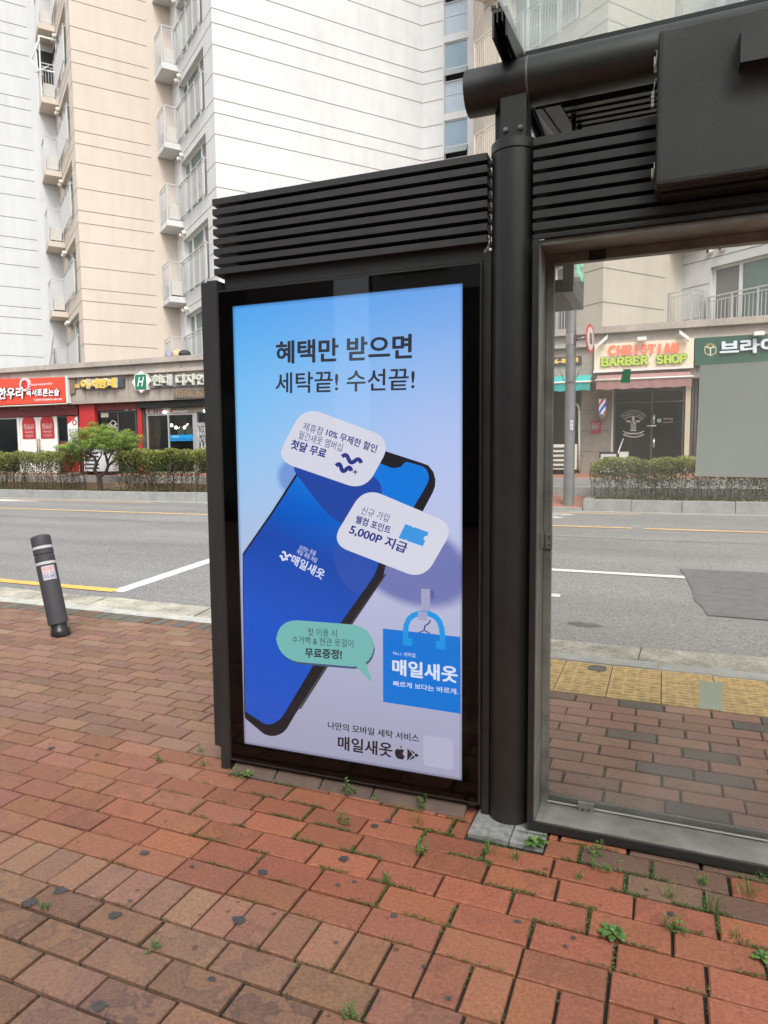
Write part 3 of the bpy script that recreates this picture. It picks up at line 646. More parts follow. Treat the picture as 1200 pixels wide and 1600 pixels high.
# ================================================================ ADVERTISING LIGHT BOX
AA = R(1.0); AO = np.array([-1.92, 2.62, 0]); AE = np.array([math.cos(AA), math.sin(AA), 0]); AN = np.array([math.sin(AA), -math.cos(AA), 0])
def af(p):   # local: u right, v back, z up
    return tuple(AO+AE*p[0]-AN*p[1]+np.array([0, 0, p[2]]))
def ap(px, py, v=0.): return onplane(px, py, AO-AN*v, AN)
ad = root('advertising_light_box', tuple(AO+AE*.62), 'tall black lit advertising panel with blue smartphone poster beside the round shelter post', 'advertising panel')
mb = MB(af); mb.box(-.046, -.012, .0, .13, .108, 2.279, .003); mb.box(-.010, .040, -.004, .13, .0, 2.284, .003); mb.build('side_post', M['black2'], ad)
mb = MB(af); mb.box(.042, 1.252, .012, .16, .055, 2.232, .003); mb.box(1.254, 1.285, .02, .15, .0, 2.28, .003); mb.build('case', M['black'], ad)
mb = MB(af); mb.box(1.292, 1.33, .03, .10, .02, 2.25, .002); mb.build('infill_profile', M['black'], ad)
U0, U1, W0, W1 = .1155, 1.177, .1375, 2.1625
mb = MB(af)   # bezel: four bars
mb.box(.050, U0, -.002, .011, .060, 2.226); mb.box(U1, 1.246, -.002, .011, .060, 2.226); mb.box(U0+.0005, U1-.0005, -.002, .011, .060, W0); mb.box(U0+.0005, U1-.0005, -.002, .011, W1, 2.226)
mb.build('bezel', M['bezel'], ad)
mb = MB(af); t = .006
mb.box(.0425, .0495, -.006, .011, .052, 2.234, .001); mb.box(1.2465, 1.2535, -.006, .011, .052, 2.234, .001); mb.box(.050, 1.246, -.006, .011, 2.2265, 2.234, .001); mb.box(.050, 1.246, -.006, .011, .052, .0595, .001)
mb.build('door_frame', mat('thin_alu_edge', (.05, .05, .05), .3, .6), ad)
# header with eight slats
mb = MB(af); mb.box(.062, 1.255, .03, .12, 2.245, 2.315, .002); mb.box(.11, 1.262, .07, .125, 2.322, 2.62); hd = mb.build('header', M['black'], ad)
mb = MB(af)
for k in range(8):
    zt = 2.636-k*.0432; mb.prism([(.0, zt), (.0, zt-.026), (.072, zt-.03), (.072, zt)], .028, 1.272, 'x')
mb.build('slat', M['black2'], hd)
for k in range(8):
    mb = MB(af); mb.box(1.276, 1.29, .02, .06, 2.60-k*.0432, 2.612-k*.0432); mb.build('slat_bracket', M['black'], hd)
# thin cable at the right of the header
mb = MB(af); mb.path([(1.278, .0, 2.33), (1.283, -.003, 2.31), (1.280, -.004, 2.29), (1.268, -.003, 2.275), (1.262, .0, 2.262)], .003, 6); mb.build('cable', mat('grey_cable', (.2, .2, .19), .5), ad)
# poster -----------------------------------------------------------------
def poster_mat():
    m = bpy.data.materials.new('backlit_poster'); m.use_nodes = True; nt = m.node_tree; b = nt.nodes['Principled BSDF']; L = nt.links.new
    b.inputs['Base Color'].default_value = (.03, .03, .03, 1); b.inputs['Roughness'].default_value = .5; b.inputs['Specular IOR Level'].default_value = 0
    tc = nt.nodes.new('ShaderNodeTexCoord'); sx = nt.nodes.new('ShaderNodeSeparateXYZ'); L(tc.outputs['UV'], sx.inputs[0])
    r = nt.nodes.new('ShaderNodeValToRGB'); cr = r.color_ramp; cr.interpolation = 'B_SPLINE'
    cr.elements[0].position = 0; cr.elements[0].color = (*lin((158, 158, 182)), 1); cr.elements[1].position = 1; cr.elements[1].color = (*lin((98, 166, 232)), 1)
    for p, c in ((.25, (175, 175, 202)), (.5, (188, 197, 228)), (.72, (168, 202, 238)), (.88, (132, 188, 236))):
        e = cr.elements.new(p); e.color = (*lin(c), 1)
    L(sx.outputs[1], r.inputs[0])
    # left-right drift : bluer at the left, lilac at the right
    r2 = nt.nodes.new('ShaderNodeValToRGB'); r2.color_ramp.elements[0].color = (.62, .95, 1.05, 1); r2.color_ramp.elements[1].color = (1.12, .92, 1.0, 1); r2.color_ramp.elements[1].position = .9
    L(sx.outputs[0], r2.inputs[0])
    mx = nt.nodes.new('ShaderNodeMix'); mx.data_type = 'RGBA'; mx.blend_type = 'MULTIPLY'; L(r.outputs[0], mx.inputs['A']); L(r2.outputs[0], mx.inputs['B'])
    fy = nt.nodes.new('ShaderNodeMapRange'); fy.inputs[1].default_value = .35; fy.inputs[2].default_value = .75; fy.inputs[3].default_value = 0; fy.inputs[4].default_value = 1; L(sx.outputs[1], fy.inputs[0]); L(fy.outputs[0], mx.inputs['Factor'])
    cur = mx.outputs['Result']
    # printed soft violet drop shapes behind the cards
    for (cx_, cy_, rx, ry, ang, colr, k) in BLOBS:
        mp = nt.nodes.new('ShaderNodeMapping'); mp.vector_type = 'TEXTURE'; mp.inputs['Location'].default_value = (cx_, cy_, 0); mp.inputs['Rotation'].default_value = (0, 0, ang); mp.inputs['Scale'].default_value = (rx, ry, 1)
        cmb = nt.nodes.new('ShaderNodeCombineXYZ'); sy = nt.nodes.new('ShaderNodeMath'); sy.operation = 'MULTIPLY'; sy.inputs[1].default_value = 2.025/1.0615; L(sx.outputs[1], sy.inputs[0])
        L(sx.outputs[0], cmb.inputs[0]); L(sy.outputs[0], cmb.inputs[1]); L(cmb.outputs[0], mp.inputs[0])
        ln = nt.nodes.new('ShaderNodeVectorMath'); ln.operation = 'LENGTH'; L(mp.outputs[0], ln.inputs[0])
        mr = nt.nodes.new('ShaderNodeMapRange'); mr.interpolation_type = 'SMOOTHSTEP'; mr.inputs[1].default_value = .8; mr.inputs[2].default_value = 1.08; mr.inputs[3].default_value = k; mr.inputs[4].default_value = 0; L(ln.outputs['Value'], mr.inputs[0])
        m2 = nt.nodes.new('ShaderNodeMix'); m2.data_type = 'RGBA'; L(mr.outputs[0], m2.inputs['Factor']); L(cur, m2.inputs['A']); m2.inputs['B'].default_value = (*lin(colr), 1); cur = m2.outputs['Result']
    # light falling off at the very edge of the light box
    def edge(sock, d):
        a = nt.nodes.new('ShaderNodeMath'); a.operation = 'PINGPONG'; a.inputs[1].default_value = .5; L(sock, a.inputs[0])
        q = nt.nodes.new('ShaderNodeMapRange'); q.inputs[1].default_value = 0; q.inputs[2].default_value = d; q.inputs[3].default_value = .55; q.inputs[4].default_value = 1; L(a.outputs[0], q.inputs[0]); return q.outputs[0]
    e1, e2 = edge(sx.outputs[0], .014), edge(sx.outputs[1], .0075); mu = nt.nodes.new('ShaderNodeMath'); mu.operation = 'MULTIPLY'; L(e1, mu.inputs[0]); L(e2, mu.inputs[1])
    L(cur, b.inputs['Emission Color']); L(mu.outputs[0], b.inputs['Emission Strength'])
    sc = nt.nodes.new('ShaderNodeMath'); sc.operation = 'MULTIPLY'; sc.inputs[1].default_value = PE; L(mu.outputs[0], sc.inputs[0]); L(sc.outputs[0], b.inputs['Emission Strength'])
    return m
PE = .54    # lightbox luminance (display value 1 = white at this exposure)
def uvp(px, py):
    p = ap(px, py, .008); d = p-AO; return ((d.dot(AE)-U0)/(U1-U0), (p[2]-W0)/(W1-W0)*2.025/1.0615)
BLOBS = []
for (px, py, rx, ry, ang, c_, k) in ((640, 880, .27, .17, -.30, (92, 100, 168), .85), (672, 912, .16, .12, .2, (92, 98, 165), .0), (478, 745, .14, .10, 0, (95, 135, 205), .75)):
    u_, v_ = uvp(px, py); BLOBS.append((u_, v_, rx, ry, ang, c_, k))
mb = MB(af); v = .008
mb.add([(U0, v, W0), (U1, v, W0), (U1, v, W1), (U0, v, W1)], [(0, 1, 2, 3)])
po_ = mb.build('poster', poster_mat(), ad); uv = po_.data.uv_layers.new(name='UVMap')
for lp in po_.data.loops:
    co = po_.data.vertices[lp.vertex_index].co + po_.location + ad.location; d = np.array(co)-AO
    uv.data[lp.index].uv = ((d.dot(AE)-U0)/(U1-U0), (co.z-W0)/(W1-W0))
def pm(name, c, k=1., grad=None):
    """printed ink lit from behind"""
    if name in MATS: return MATS[name]
    m = bpy.data.materials.new(name); m.use_nodes = True; nt = m.node_tree; b = nt.nodes['Principled BSDF']; b.inputs['Base Color'].default_value = (.03, .03, .03, 1); b.inputs['Specular IOR Level'].default_value = 0; b.inputs['Roughness'].default_value = .5
    b.inputs['Emission Strength'].default_value = PE*k; b.inputs['Emission Color'].default_value = (*lin(c), 1)
    if grad:  # (z0,c0),(z1,c1) in metres
        tc = nt.nodes.new('ShaderNodeTexCoord'); sx = nt.nodes.new('ShaderNodeSeparateXYZ'); nt.links.new(tc.outputs['Object'], sx.inputs[0])
        a = nt.nodes.new('ShaderNodeMath'); a.operation = 'MULTIPLY_ADD'; a.inputs[1].default_value = .35; nt.links.new(sx.outputs[0], a.inputs[0]); nt.links.new(sx.outputs[2], a.inputs[2])
        mr = nt.nodes.new('ShaderNodeMapRange'); mr.inputs[1].default_value = grad[0][0]; mr.inputs[2].default_value = grad[1][0]; nt.links.new(a.outputs[0], mr.inputs[0])
        r = nt.nodes.new('ShaderNodeValToRGB'); r.color_ramp.elements[0].color = (*lin(grad[0][1]), 1); r.color_ramp.elements[1].color = (*lin(grad[-1][1]), 1)
        for p, c_ in grad[2:-1]: e = r.color_ramp.elements.new(p); e.color = (*lin(c_), 1)
        nt.links.new(mr.outputs[0], r.inputs[0]); nt.links.new(r.outputs[0], b.inputs['Emission Color'])
    MATS[name] = m; return m
LV = .008
def flat(name, pts, m, layer, parent=None, **kw):
    vv = LV-.0006*layer
    mb = MB(); P = [ap(x, y, vv) for x, y in pts]; mb.add([tuple(p) for p in P], [tuple(range(len(P)))])
    return mb.build(name, m, parent or po_, **kw)
def rounded(c, r, n=7):
    out = []
    k = len(c)
    for i in range(k):
        p0, p1, p2 = np.array(c[i-1], float), np.array(c[i], float), np.array(c[(i+1) % k], float)
        ri = r[i] if isinstance(r, (list, tuple)) else r
        a = p1+(p0-p1)/np.linalg.norm(p0-p1)*ri; b_ = p1+(p2-p1)/np.linalg.norm(p2-p1)*ri
        for j in range(n+1):
            t = j/n; out.append(tuple((1-t)**2*a+2*t*(1-t)*(p1*.82+(a+b_)/2*.18)+t*t*b_))
    return out
def ptext(s, BL, BR, TL, m, layer, bold=0., name='lettering'):
    vv = LV-.0006*layer
    return put_text(name, s, po_, ap(*BL, vv), ap(*BR, vv), ap(*TL, vv), m, AN, 0, bold)
I_dark = pm('ink_charcoal', (48, 52, 62)); I_navy = pm('ink_navy', (38, 52, 130)); I_navy2 = pm('ink_thin_navy', (52, 62, 120)); I_card = pm('ink_card', (212, 212, 226)); I_phone = pm('ink_phone_black', (32, 32, 36))
I_white = pm('ink_white', (214, 220, 240)); I_teal = pm('ink_teal', (116, 180, 176)); I_bag = pm('ink_bag', (15, 115, 208)); I_handle = pm('ink_handle', (25, 148, 222)); I_lite = pm('ink_lightblue', (60, 150, 222)); I_black = pm('ink_black', (38, 34, 36))
I_edge = pm('ink_phone_edge', (58, 56, 56))
flat('phone_print', [(379, 865), (424, 800), (467.8, 732), (485, 712), (520, 702), (602.5, 705), (655, 722), (669, 727), (677, 737), (680.3, 749), (679.8, 760), (676, 770), (660, 800), (602, 886), (599, 900), (546.5, 977), (511.5, 1038), (460.8, 1117), (448.5, 1138), (443, 1144), (436, 1148), (429, 1150), (422, 1150), (415, 1148), (410, 1145), (383.0, 1122.3), (381.8, 1115), (380.6, 1000), (379.4, 930)], I_phone, 1)
flat('phone_edge_print', [(599+5, 897), (551, 975), (516, 1036), (470, 1108), (467, 1108), (513, 1036), (548, 975), (601, 897)], I_edge, 2)
SC = [(380.2, 868), (426, 803), (470, 735), (490, 716), (560, 716), (592, 723), (604, 728), (612, 731), (620, 731), (627, 729), (631, 724), (635.8, 721.5), (648, 725), (660, 728.5), (666, 733), (669, 739), (670.2, 746), (669, 753), (661, 768), (644.5, 795), (592, 879), (585, 900), (530.8, 975), (490.5, 1038), (445, 1113.5), (440, 1121), (434.5, 1126), (428, 1130), (422.3, 1131.7), (416, 1131.5), (410, 1129), (383.3, 1111.8), (381.6, 1000), (380.8, 930)]
flat('phone_screen_print', SC, pm('ink_screen', (20, 80, 190), grad=((.0, (40, 84, 188)), (1.35, (40, 84, 188)), (.45, (24, 84, 196)), (.75, (22, 72, 170)), (.9, (14, 96, 200)), (1, (20, 118, 216)))), 2)
flat('card_shadow_print', rounded([(448, 722), (600, 745), (588, 835), (520, 815)], 26), pm('ink_card_shadow', (36, 70, 160)), 2.5)
flat('card_shadow_print', rounded([(517, 845), (590, 880), (565, 935), (528, 905)], 20), pm('ink_card_shadow2', (44, 80, 172)), 2.5)
flat('offer_card_print', rounded([(474.8, 634.7), (614, 686.5), (570, 767), (430, 718.7)], [26, 30, 26, 26]), I_card, 3)
flat('offer_card_print', rounded([(569.3, 761), (711, 820.6), (662, 906), (516, 849.3)], [26, 26, 26, 26]), I_card, 3)
ptext('혜택만 받으면', (431.2, 569.2), (643.9, 560.4), (431, 533), I_dark, 1, .030)
ptext('세탁끝! 수선끝!', (430.4, 615.2), (647.7, 609.5), (430.4, 582.6), I_dark, 1, .014)
ptext('제휴점', (472.3, 671.8), (502, 680.6), (475.8, 659.2), I_navy2, 4)
ptext('10% 무제한 할인', (508.5, 681), (587, 708.2), (512, 668.5), I_navy, 4, .024)
ptext('월간새옷 멤버십', (465, 685.2), (533.2, 706), (468.5, 672.5), I_navy2, 4)
ptext('첫달 무료', (452.7, 700.5), (507.3, 716.8), (457.3, 686), I_navy, 4, .036)
def stroke(pts, wd, m, layer, name='logo_print'):
    vv = LV-.0006*layer; mb = MB()
    P = [np.array(p, float) for p in pts]; L_ = []; R_ = []
    for i, p in enumerate(P):
        d = P[min(i+1, len(P)-1)]-P[max(i-1, 0)]; d /= np.linalg.norm(d); nn = np.array([-d[1], d[0]])*wd/2; L_.append(p+nn); R_.append(p-nn)
    V_ = [tuple(ap(*q, vv)) for q in L_+R_]; n = len(P)
    mb.add(V_, [(i, i+1, i+1+n, i+n) for i in range(n-1)]); return mb.build(name, m, po_)
def wave(o, ux, vy, s=1., sh=0):
    return [(o[0]+ux[0]*t+vy[0]*math.sin(t*2*math.pi*1.5+sh)*s, o[1]+ux[1]*t+vy[1]*math.sin(t*2*math.pi*1.5+sh)*s) for t in [i/18 for i in range(19)]]
stroke(wave((534.5, 713.5), (30, 10), (1, -4.2)), 6.4, I_navy, 4); stroke(wave((525.0, 728), (24, 8), (1, -4.2)), 6.4, I_navy, 4)
st = (555, 737.5); flat('star_print', [(st[0]+(5.5 if i % 2 == 0 else 1.5)*math.cos(i*math.pi/4), st[1]+(5.5 if i % 2 == 0 else 1.5)*math.sin(i*math.pi/4)) for i in range(8)], I_navy, 4)
ptext('신규 가입', (563, 803), (605.5, 816), (567.5, 791), I_navy2, 4)
ptext('웰컴 포인트', (554.2, 816.5), (608.8, 834.8), (557.7, 804.5), I_navy, 4, .026)
ptext('5,000P 지급', (543.8, 834.5), (632.3, 866), (550, 818), I_navy, 4, .030)
flat('ticket_print', [(633.3, 818.8), (644, 822.5), (645, 824.5), (648, 823.8), (669.7, 831.8), (667.5, 837.5), (663.5, 837.5), (661.5, 842), (664.3, 845), (660.8, 853.5), (636, 845), (635, 843), (632, 843.6), (622.8, 840.5)], I_lite, 4)
ptext('아끼는 옷을', (466.5, 858.5), (492, 868.7), (469.4, 851.3), I_white, 3)
ptext('매일 새옷 처럼', (463, 864.5), (493.3, 880), (465.8, 857.3), I_white, 3)
ptext('매일새옷', (453, 880), (503.3, 906.5), (459, 865.5), I_white, 3, .024)
stroke(wave((441, 863.5), (14, 7), (.8, -2.3)), 3, I_white, 3); stroke(wave((437, 870), (11.5, 5.5), (.8, -2.3)), 3, I_white, 3)
# speech bubble with tail
flat('bubble_shadow_print', rounded([(433, 970), (586.5, 982), (585, 1048), (436, 1035)], [34, 34, 34, 34]), pm('ink_bub_shadow', (70, 84, 120)), 3)
flat('speech_bubble_print', rounded([(430.3, 966.5), (585.5, 978.5), (583.5, 1044.7), (432.5, 1031.2)], [34, 34, 34, 34]), I_teal, 3.6)
flat('bubble_tail_print', [(553, 1038), (572, 1036), (582.4, 1068)], I_teal, 3.7)
ptext('첫 이용 시', (480.7, 993.4), (526.2, 995.8), (480.7, 981), I_dark, 4.5)
ptext('수거백 & 현관 옷걸이', (456.5, 1005), (552, 1012), (456.5, 993), I_dark, 4.5)
ptext('무료증정!', (476.5, 1027.5), (534.2, 1030.5), (476.5, 1012), I_dark, 4.5, .036)
# bag
flat('bag_print', [(598.3, 982), (719.2, 995.3), (719.7, 1115.3), (598.7, 1096.7)], I_bag, 1)
arc = [(633.7, 1008), (633.7, 990), (634.6, 977), (639, 967), (646, 961.3), (655, 958.6), (663, 958), (672, 959.5), (680, 963.5), (686.5, 971), (690, 981), (691.5, 993), (691.6, 1014)]
stroke(arc, 8.6, I_handle, 2, 'bag_handle_print')
flat('handle_patch_print', [(631.8, 996), (644, 997.3), (644, 1009.8), (631.8, 1008.4)], I_handle, 2.5); flat('handle_patch_print', [(681.2, 1001), (693.8, 1002.5), (693.8, 1015.6), (681.2, 1014)], I_handle, 2.5)
I_hook = pm('ink_hook', (160, 162, 196)); I_hook2 = pm('ink_hook_dark', (86, 100, 160))
flat('door_hook_print', [(658, 920), (672, 920.6), (672, 955), (658, 953.8)], I_hook, 3); flat('door_hook_print', [(672.3, 922.3), (678.8, 922.6), (678.6, 936.2), (672.3, 935.6)], I_hook2, 3); flat('door_hook_print', [(652.9, 955.3), (667.7, 956.3), (667.7, 970), (652.9, 968.6)], I_hook, 3)
stroke([(672, 968.5), (671.5, 972), (668, 975.5), (664, 978), (662.8, 984.5)], 2.2, I_navy, 1, 'hanger_print'); stroke([(655, 988.4), (662.8, 984.8), (671.5, 989.6)], 1.8, I_navy, 1, 'hanger_print')
ptext('No.1 세탁앱', (614.5, 1023.2), (648.7, 1027.5), (614.5, 1016.8), I_white, 3)
ptext('매일새옷', (612.8, 1054), (715.1, 1068), (612.8, 1028.7), I_white, 3, .034)
ptext('빠르게 보다는 바르게.', (614.5, 1072), (715.9, 1085.5), (614.5, 1063.2), I_white, 3, .012)
ptext('나만의 모바일 세탁 서비스', (512.4, 1138.6), (655, 1160.2), (512.4, 1126.8), I_black, 1, .018)
ptext('매일새옷', (527.6, 1171.2), (613, 1184), (528, 1149.2), I_black, 1, .026)
# fruit-shaped store mark
ac = (624.6, 1177.6)
body = [(0, -6.2), (2.2, -7.6), (5.0, -7.4), (7.2, -5.6), (5.2, -3.4), (4.8, -.8), (6.0, 1.8), (7.9, 3.2), (6.6, 6.2), (4.4, 8.6), (2.2, 8.8), (.2, 8.0), (-1.8, 8.6), (-4.0, 7.8), (-6.4, 4.6), (-7.7, .6), (-7.4, -3.6), (-5.2, -6.6), (-2.6, -7.2)]
flat('store_mark_print', [(ac[0]+x, ac[1]+y+x*.15) for x, y in body], I_black, 1); flat('store_mark_print', [(ac[0]+.3, ac[1]-8.3), (ac[0]+.8, ac[1]-11), (ac[0]+3.6, ac[1]-12.8), (ac[0]+3.2, ac[1]-10.2)], I_black, 1)
flat('play_mark_print', [(636.6, 1167.8), (655, 1180.6), (636.2, 1189.6)], I_black, 1)
stroke([(637, 1168.4), (645, 1177.5), (649.5, 1184)], .8, I_white, 2); stroke([(637, 1189), (645.5, 1179.5), (649.5, 1176.5)], .8, I_white, 2)
flat('code_plate_print', rounded([(661.3, 1147.6), (708.2, 1155), (708.6, 1204), (661.6, 1196)], 7), pm('ink_plate', (176, 176, 200)), 1)
# cover glass
MG_AD = glass('cover_glass', (.96, .965, .97), .75, 0)
mb = MB(af); mb.add([(.050, -.0045, .060), (1.246, -.0045, .060), (1.246, -.0045, 2.226), (.050, -.0045, 2.226)], [(0, 1, 2, 3)]); mb.build('cover_glass', MG_AD, ad)
# sill bricks under the light box
mb = MB(af); x = .06
while x < 1.17:
    L_ = random.choice((.24, .25, .235)); e = min(x+L_, 1.2)
    mb.add([(x, -.035, .0), (e-.008, -.035, .0), (e-.008, .05, .055), (x, .05, .055), (x, .05, -.03), (e-.008, .05, -.03), (x, -.035, -.03), (e-.008, -.035, -.03)], [(0, 1, 2, 3), (0, 3, 4, 6), (1, 2, 5, 7), (0, 1, 7, 6)]); x = e
mb.build('sill_brick', M['tile'], kind='structure')

# ================================================================ BOLLARD
bo = root('bollard', (-4.66, 4.16, 0), 'leaning dark grey plastic bollard with two white bands and a sticker beside the kerb', 'bollard')
tp = np.array([-4.876, 4.2, .80]); bs = np.array([-4.655, 4.16, 0.])
axv = Vector(tp-bs).normalized(); q_ = Vector((0, 0, 1)).rotation_difference(axv); bh = (Vector(tp-bs)).length/.80*.80
def bx_(p): v = q_ @ Vector(p); return (v.x+bs[0], v.y+bs[1], v.z+bs[2])
M['bollard'] = mat('bollard_rubber', (.045, .044, .052), .62, noise=(14, .18), bump=(260, .15, .001))
sc_ = bh
mb = MB(bx_); prof = [(.0, .10), (.079, .10), (.079, .105), (.079, .605), (.077, .607), (.077, .632), (.079, .634), (.079, .68), (.074, .684), (.074, .698), (.079, .702), (.079, .742), (.077, .744), (.077, .766), (.079, .768), (.079, .835), (.076, .850), (.066, .860), (.04, .865), (.0, .866)]
k = sc_/.83
mb.lathe(0, 0, [(r, z*k) for r, z in prof][1:], 40); mb.build('body', M['bollard'], bo)
mb = MB(bx_); mb.lathe(0, 0, [(.058, -.02), (.074, -.01), (.077, .02), (.072, .045), (.064, .06), (.064, .12)], 36); mb.build('base', mat('base_rubber', (.012, .012, .013), .35), bo)
for z in (.6195, .755):
    mb = MB(bx_); mb.lathe(0, 0, [(.0778, (z-.0115)*k), (.0785, (z-.011)*k), (.0785, (z+.011)*k), (.0778, (z+.0115)*k)], 40); mb.build('reflective_band', mat('white_band', (.5, .5, .52), .4), bo)
# sticker wrapped on the tube
mb = MB(bx_); n = 8; a0, a1 = R(-72), R(6); z0, z1 = .475*k, .592*k; v = []
for z in (z0, z1):
    for i in range(n+1): t = a0+(a1-a0)*i/n; v.append((.0797*math.cos(t), .0797*math.sin(t), z))
mb.add(v, [(i, i+1, i+n+2, i+n+1) for i in range(n)]); stk = mb.build('sticker', mat('sticker_paper', (.55, .52, .52), .5), bo)
def wrap_text(s, z, h, m, a0, a1):
    vs_, fs = text_mesh(s, .012); mn, mx_ = vs_.min(0), vs_.max(0); mb = MB(bx_)
    mb.add([(.0806*math.cos(a0+(a1-a0)*(q[0]-mn[0])/(mx_[0]-mn[0])), .0806*math.sin(a0+(a1-a0)*(q[0]-mn[0])/(mx_[0]-mn[0])), z+h*(q[1]-mn[1])/(mx_[1]-mn[1])) for q in vs_], fs); mb.build('sticker_text', m, stk)
wrap_text('무단투기', .548*k, .034, mat('sticker_red', (.6, .06, .07), .5), R(-66), R(2)); wrap_text('010-5642', .485*k, .036, mat('sticker_blue', (.04, .07, .4), .5), R(-66), R(2)); wrap_text('상담 문의', .528*k, .012, mat('sticker_grey', (.2, .2, .25), .5), R(-66), R(2))

# ================================================================ SHOP ROW
FA = R(2.0); FO = np.array([0, 19., 0]); FE = np.array([math.cos(FA), math.sin(FA), 0]); FN = np.array([math.sin(FA), -math.cos(FA), 0])
def ff(p):    # local: u along the street, d towards the viewer, z
    return tuple(FO+FE*p[0]+FN*p[1]+np.array([0, 0, p[2]]))
def fw(px, py, d=0.): return onplane(px, py, FO+FN*d, FN)
def fp(px, py, d=0.):
    p = fw(px, py, d); return (float((p-FO).dot(FE)), float(p[2]))
U = lambda px, d=0., py=650: fp(px, py, d)[0]
BZ = .90       # foot of the shop fronts
FD = .30       # fascia stands this far out
sb = root('shop_building', ff((-8, 0, BZ)), 'long low row of shops with grey stone fascia at the foot of the apartments', 'shop building')
ua, ub = -52., 30.
zf0, zf1 = fp(320, 622, FD)[1], 4.52
def fz(px, py, d): return fp(px, py, d)[1]
ZF0 = (fz(105, 630.5, FD)+fz(322, 624, FD))/2; ZC = (fz(60, 570, .5)+fz(1100, 500.5, .5))/2
print('ZF0', ZF0, 'ZC', ZC, 'sign', fz(104, 589, FD), fz(930, 579, FD), 'cornice low', fz(320, 567, .45), fz(1000, 517, .45), fz(1000, 527, .4))
ZC1 = ZC-.17; ZC2 = ZC1-.22; ZC3 = ZC2-.09
mb = MB(ff); mb.box(ua, ub, -.2, .50, ZC1, ZC, .012); mb.box(ua, ub, -.2, .36, ZC2, ZC1-.003, .0); mb.box(ua, ub, -.2, .43, ZC3, ZC2-.003, .008); 
mb.m = 1; u = ua+.3
while u < ub:
    mb.box(u-.004, u+.004, .3, .364, ZC2, ZC1-.004); mb.box(u-.004, u+.004, .45, .504, ZC1+.005, ZC-.014); u += 1.86
mb.build('cornice', [M['stone_lt'], M['stone_joint']], sb)
mb = MB(ff); mb.box(ua, ub, -.1, FD, ZF0, ZC3-.003); mb.m = 1; u = ua
while u < ub:
    mb.box(u-.004, u+.004, FD-.01, FD+.003, ZF0, ZC3-.003); u += .62
mb.build('fascia', [M['stone'], M['stone_joint']], sb)
mb = MB(ff); mb.box(ua, ub, -9., -.25, ZC-.1, ZC-.05); mb.build('roof_slab', mat('roof_membrane', (.2, .2, .19), .9), sb)
mb = MB(ff); mb.box(ua, ub, -3.6, -3.5, BZ-.5, ZF0+.3); mb.build('back_wall', mat('shop_back_wall', (.10, .095, .09), .8, noise=(1, .4)), sb)
mb = MB(ff); mb.box(ua, ub, -3.5, -.02, BZ-.2, BZ+.02); mb.build('shop_floor', mat('shop_floor', (.12, .11, .10), .5), sb)
mb = MB(ff); mb.box(ua, ub, -3.5, -.02, ZF0+.02, ZF0+.1); mb.build('shop_ceiling', mat('shop_ceiling', (.3, .3, .29), .8), sb)
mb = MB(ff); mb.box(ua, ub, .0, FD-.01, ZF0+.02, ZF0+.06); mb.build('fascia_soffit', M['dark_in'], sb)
M['shopglass'] = glass('shop_glass', (.60, .64, .64), .85, .10, (.10, .12, .13))
M['shopglass_d'] = glass('tinted_shop_glass', (.22, .27, .29), .9, .12, (.05, .07, .08))
M['red'] = mat('red_panel', (.40, .022, .022), .45, noise=(2, .15)); M['maroon'] = mat('maroon_panel', (.16, .02, .022), .5, noise=(2, .2))
M['alu'] = mat('aluminium_frame', (.42, .42, .42), .4, .4); M['dkframe'] = mat('dark_window_frame', (.06, .06, .062), .45)
M['pier'] = mat('pier_stone', (.25, .215, .185), .75, noise=(7, .22), bump=(60, .2, .003))
ZT = ZF0-.02
def front(name, u0, u1, z0, z1, framem, glassm, mull=(), trans=(), t=.05, d=0., depth=.07, parent=None):
    """shop window: frame with mullions and transoms, pane as sub-part"""
    mb = MB(ff); mb.box(u0, u0+t, d-depth, d, z0, z1); mb.box(u1-t, u1, d-depth, d, z0, z1); mb.box(u0+t, u1-t, d-depth, d, z1-t, z1); mb.box(u0+t, u1-t, d-depth, d, z0, z0+t)
    for m_ in mull: mb.box(m_-t/2, m_+t/2, d-depth+.005, d-.004, z0+t, z1-t)
    for tz in trans:
        edges = [u0+t]+[e for m_ in mull for e in (m_-t/2, m_+t/2)]+[u1-t]
        for i in range(0, len(edges), 2): mb.box(edges[i], edges[i+1], d-depth+.008, d-.006, tz-t/2, tz+t/2)
    f = mb.build(name, framem, parent or sb)
    mb = MB(ff); mb.add([(u0+.01, d-depth/2, z0+.01), (u1-.01, d-depth/2, z0+.01), (u1-.01, d-depth/2, z1-.01), (u0+.01, d-depth/2, z1-.01)], [(0, 1, 2, 3)]); mb.build('pane', glassm, f); return f
def wallbit(name, u0, u1, z0, z1, m, d0=-.15, d1=.02, parent=None):
    mb = MB(ff); mb.box(u0, u1, d0, d1, z0, z1); return mb.build(name, m, parent or sb)
uA, uB, uC = U(29), U(88), U(124, .1)
front('window', -34, U(27), BZ, ZT-.35, M['alu'], M['shopglass_d'], (U(-40), -29.))
wallbit('lintel_panel', -34, U(124), ZT-.34, ZT, M['maroon'], -.1, .06)
put_text('lettering', '독서토론논술 한우리 교육 · 초등 중등 고등', sb, fw(30, 641, .07), fw(116, 637, .07), fw(30, 635.5, .07), mat('pink_letter', (.55, .25, .25), .5), FN, .004)
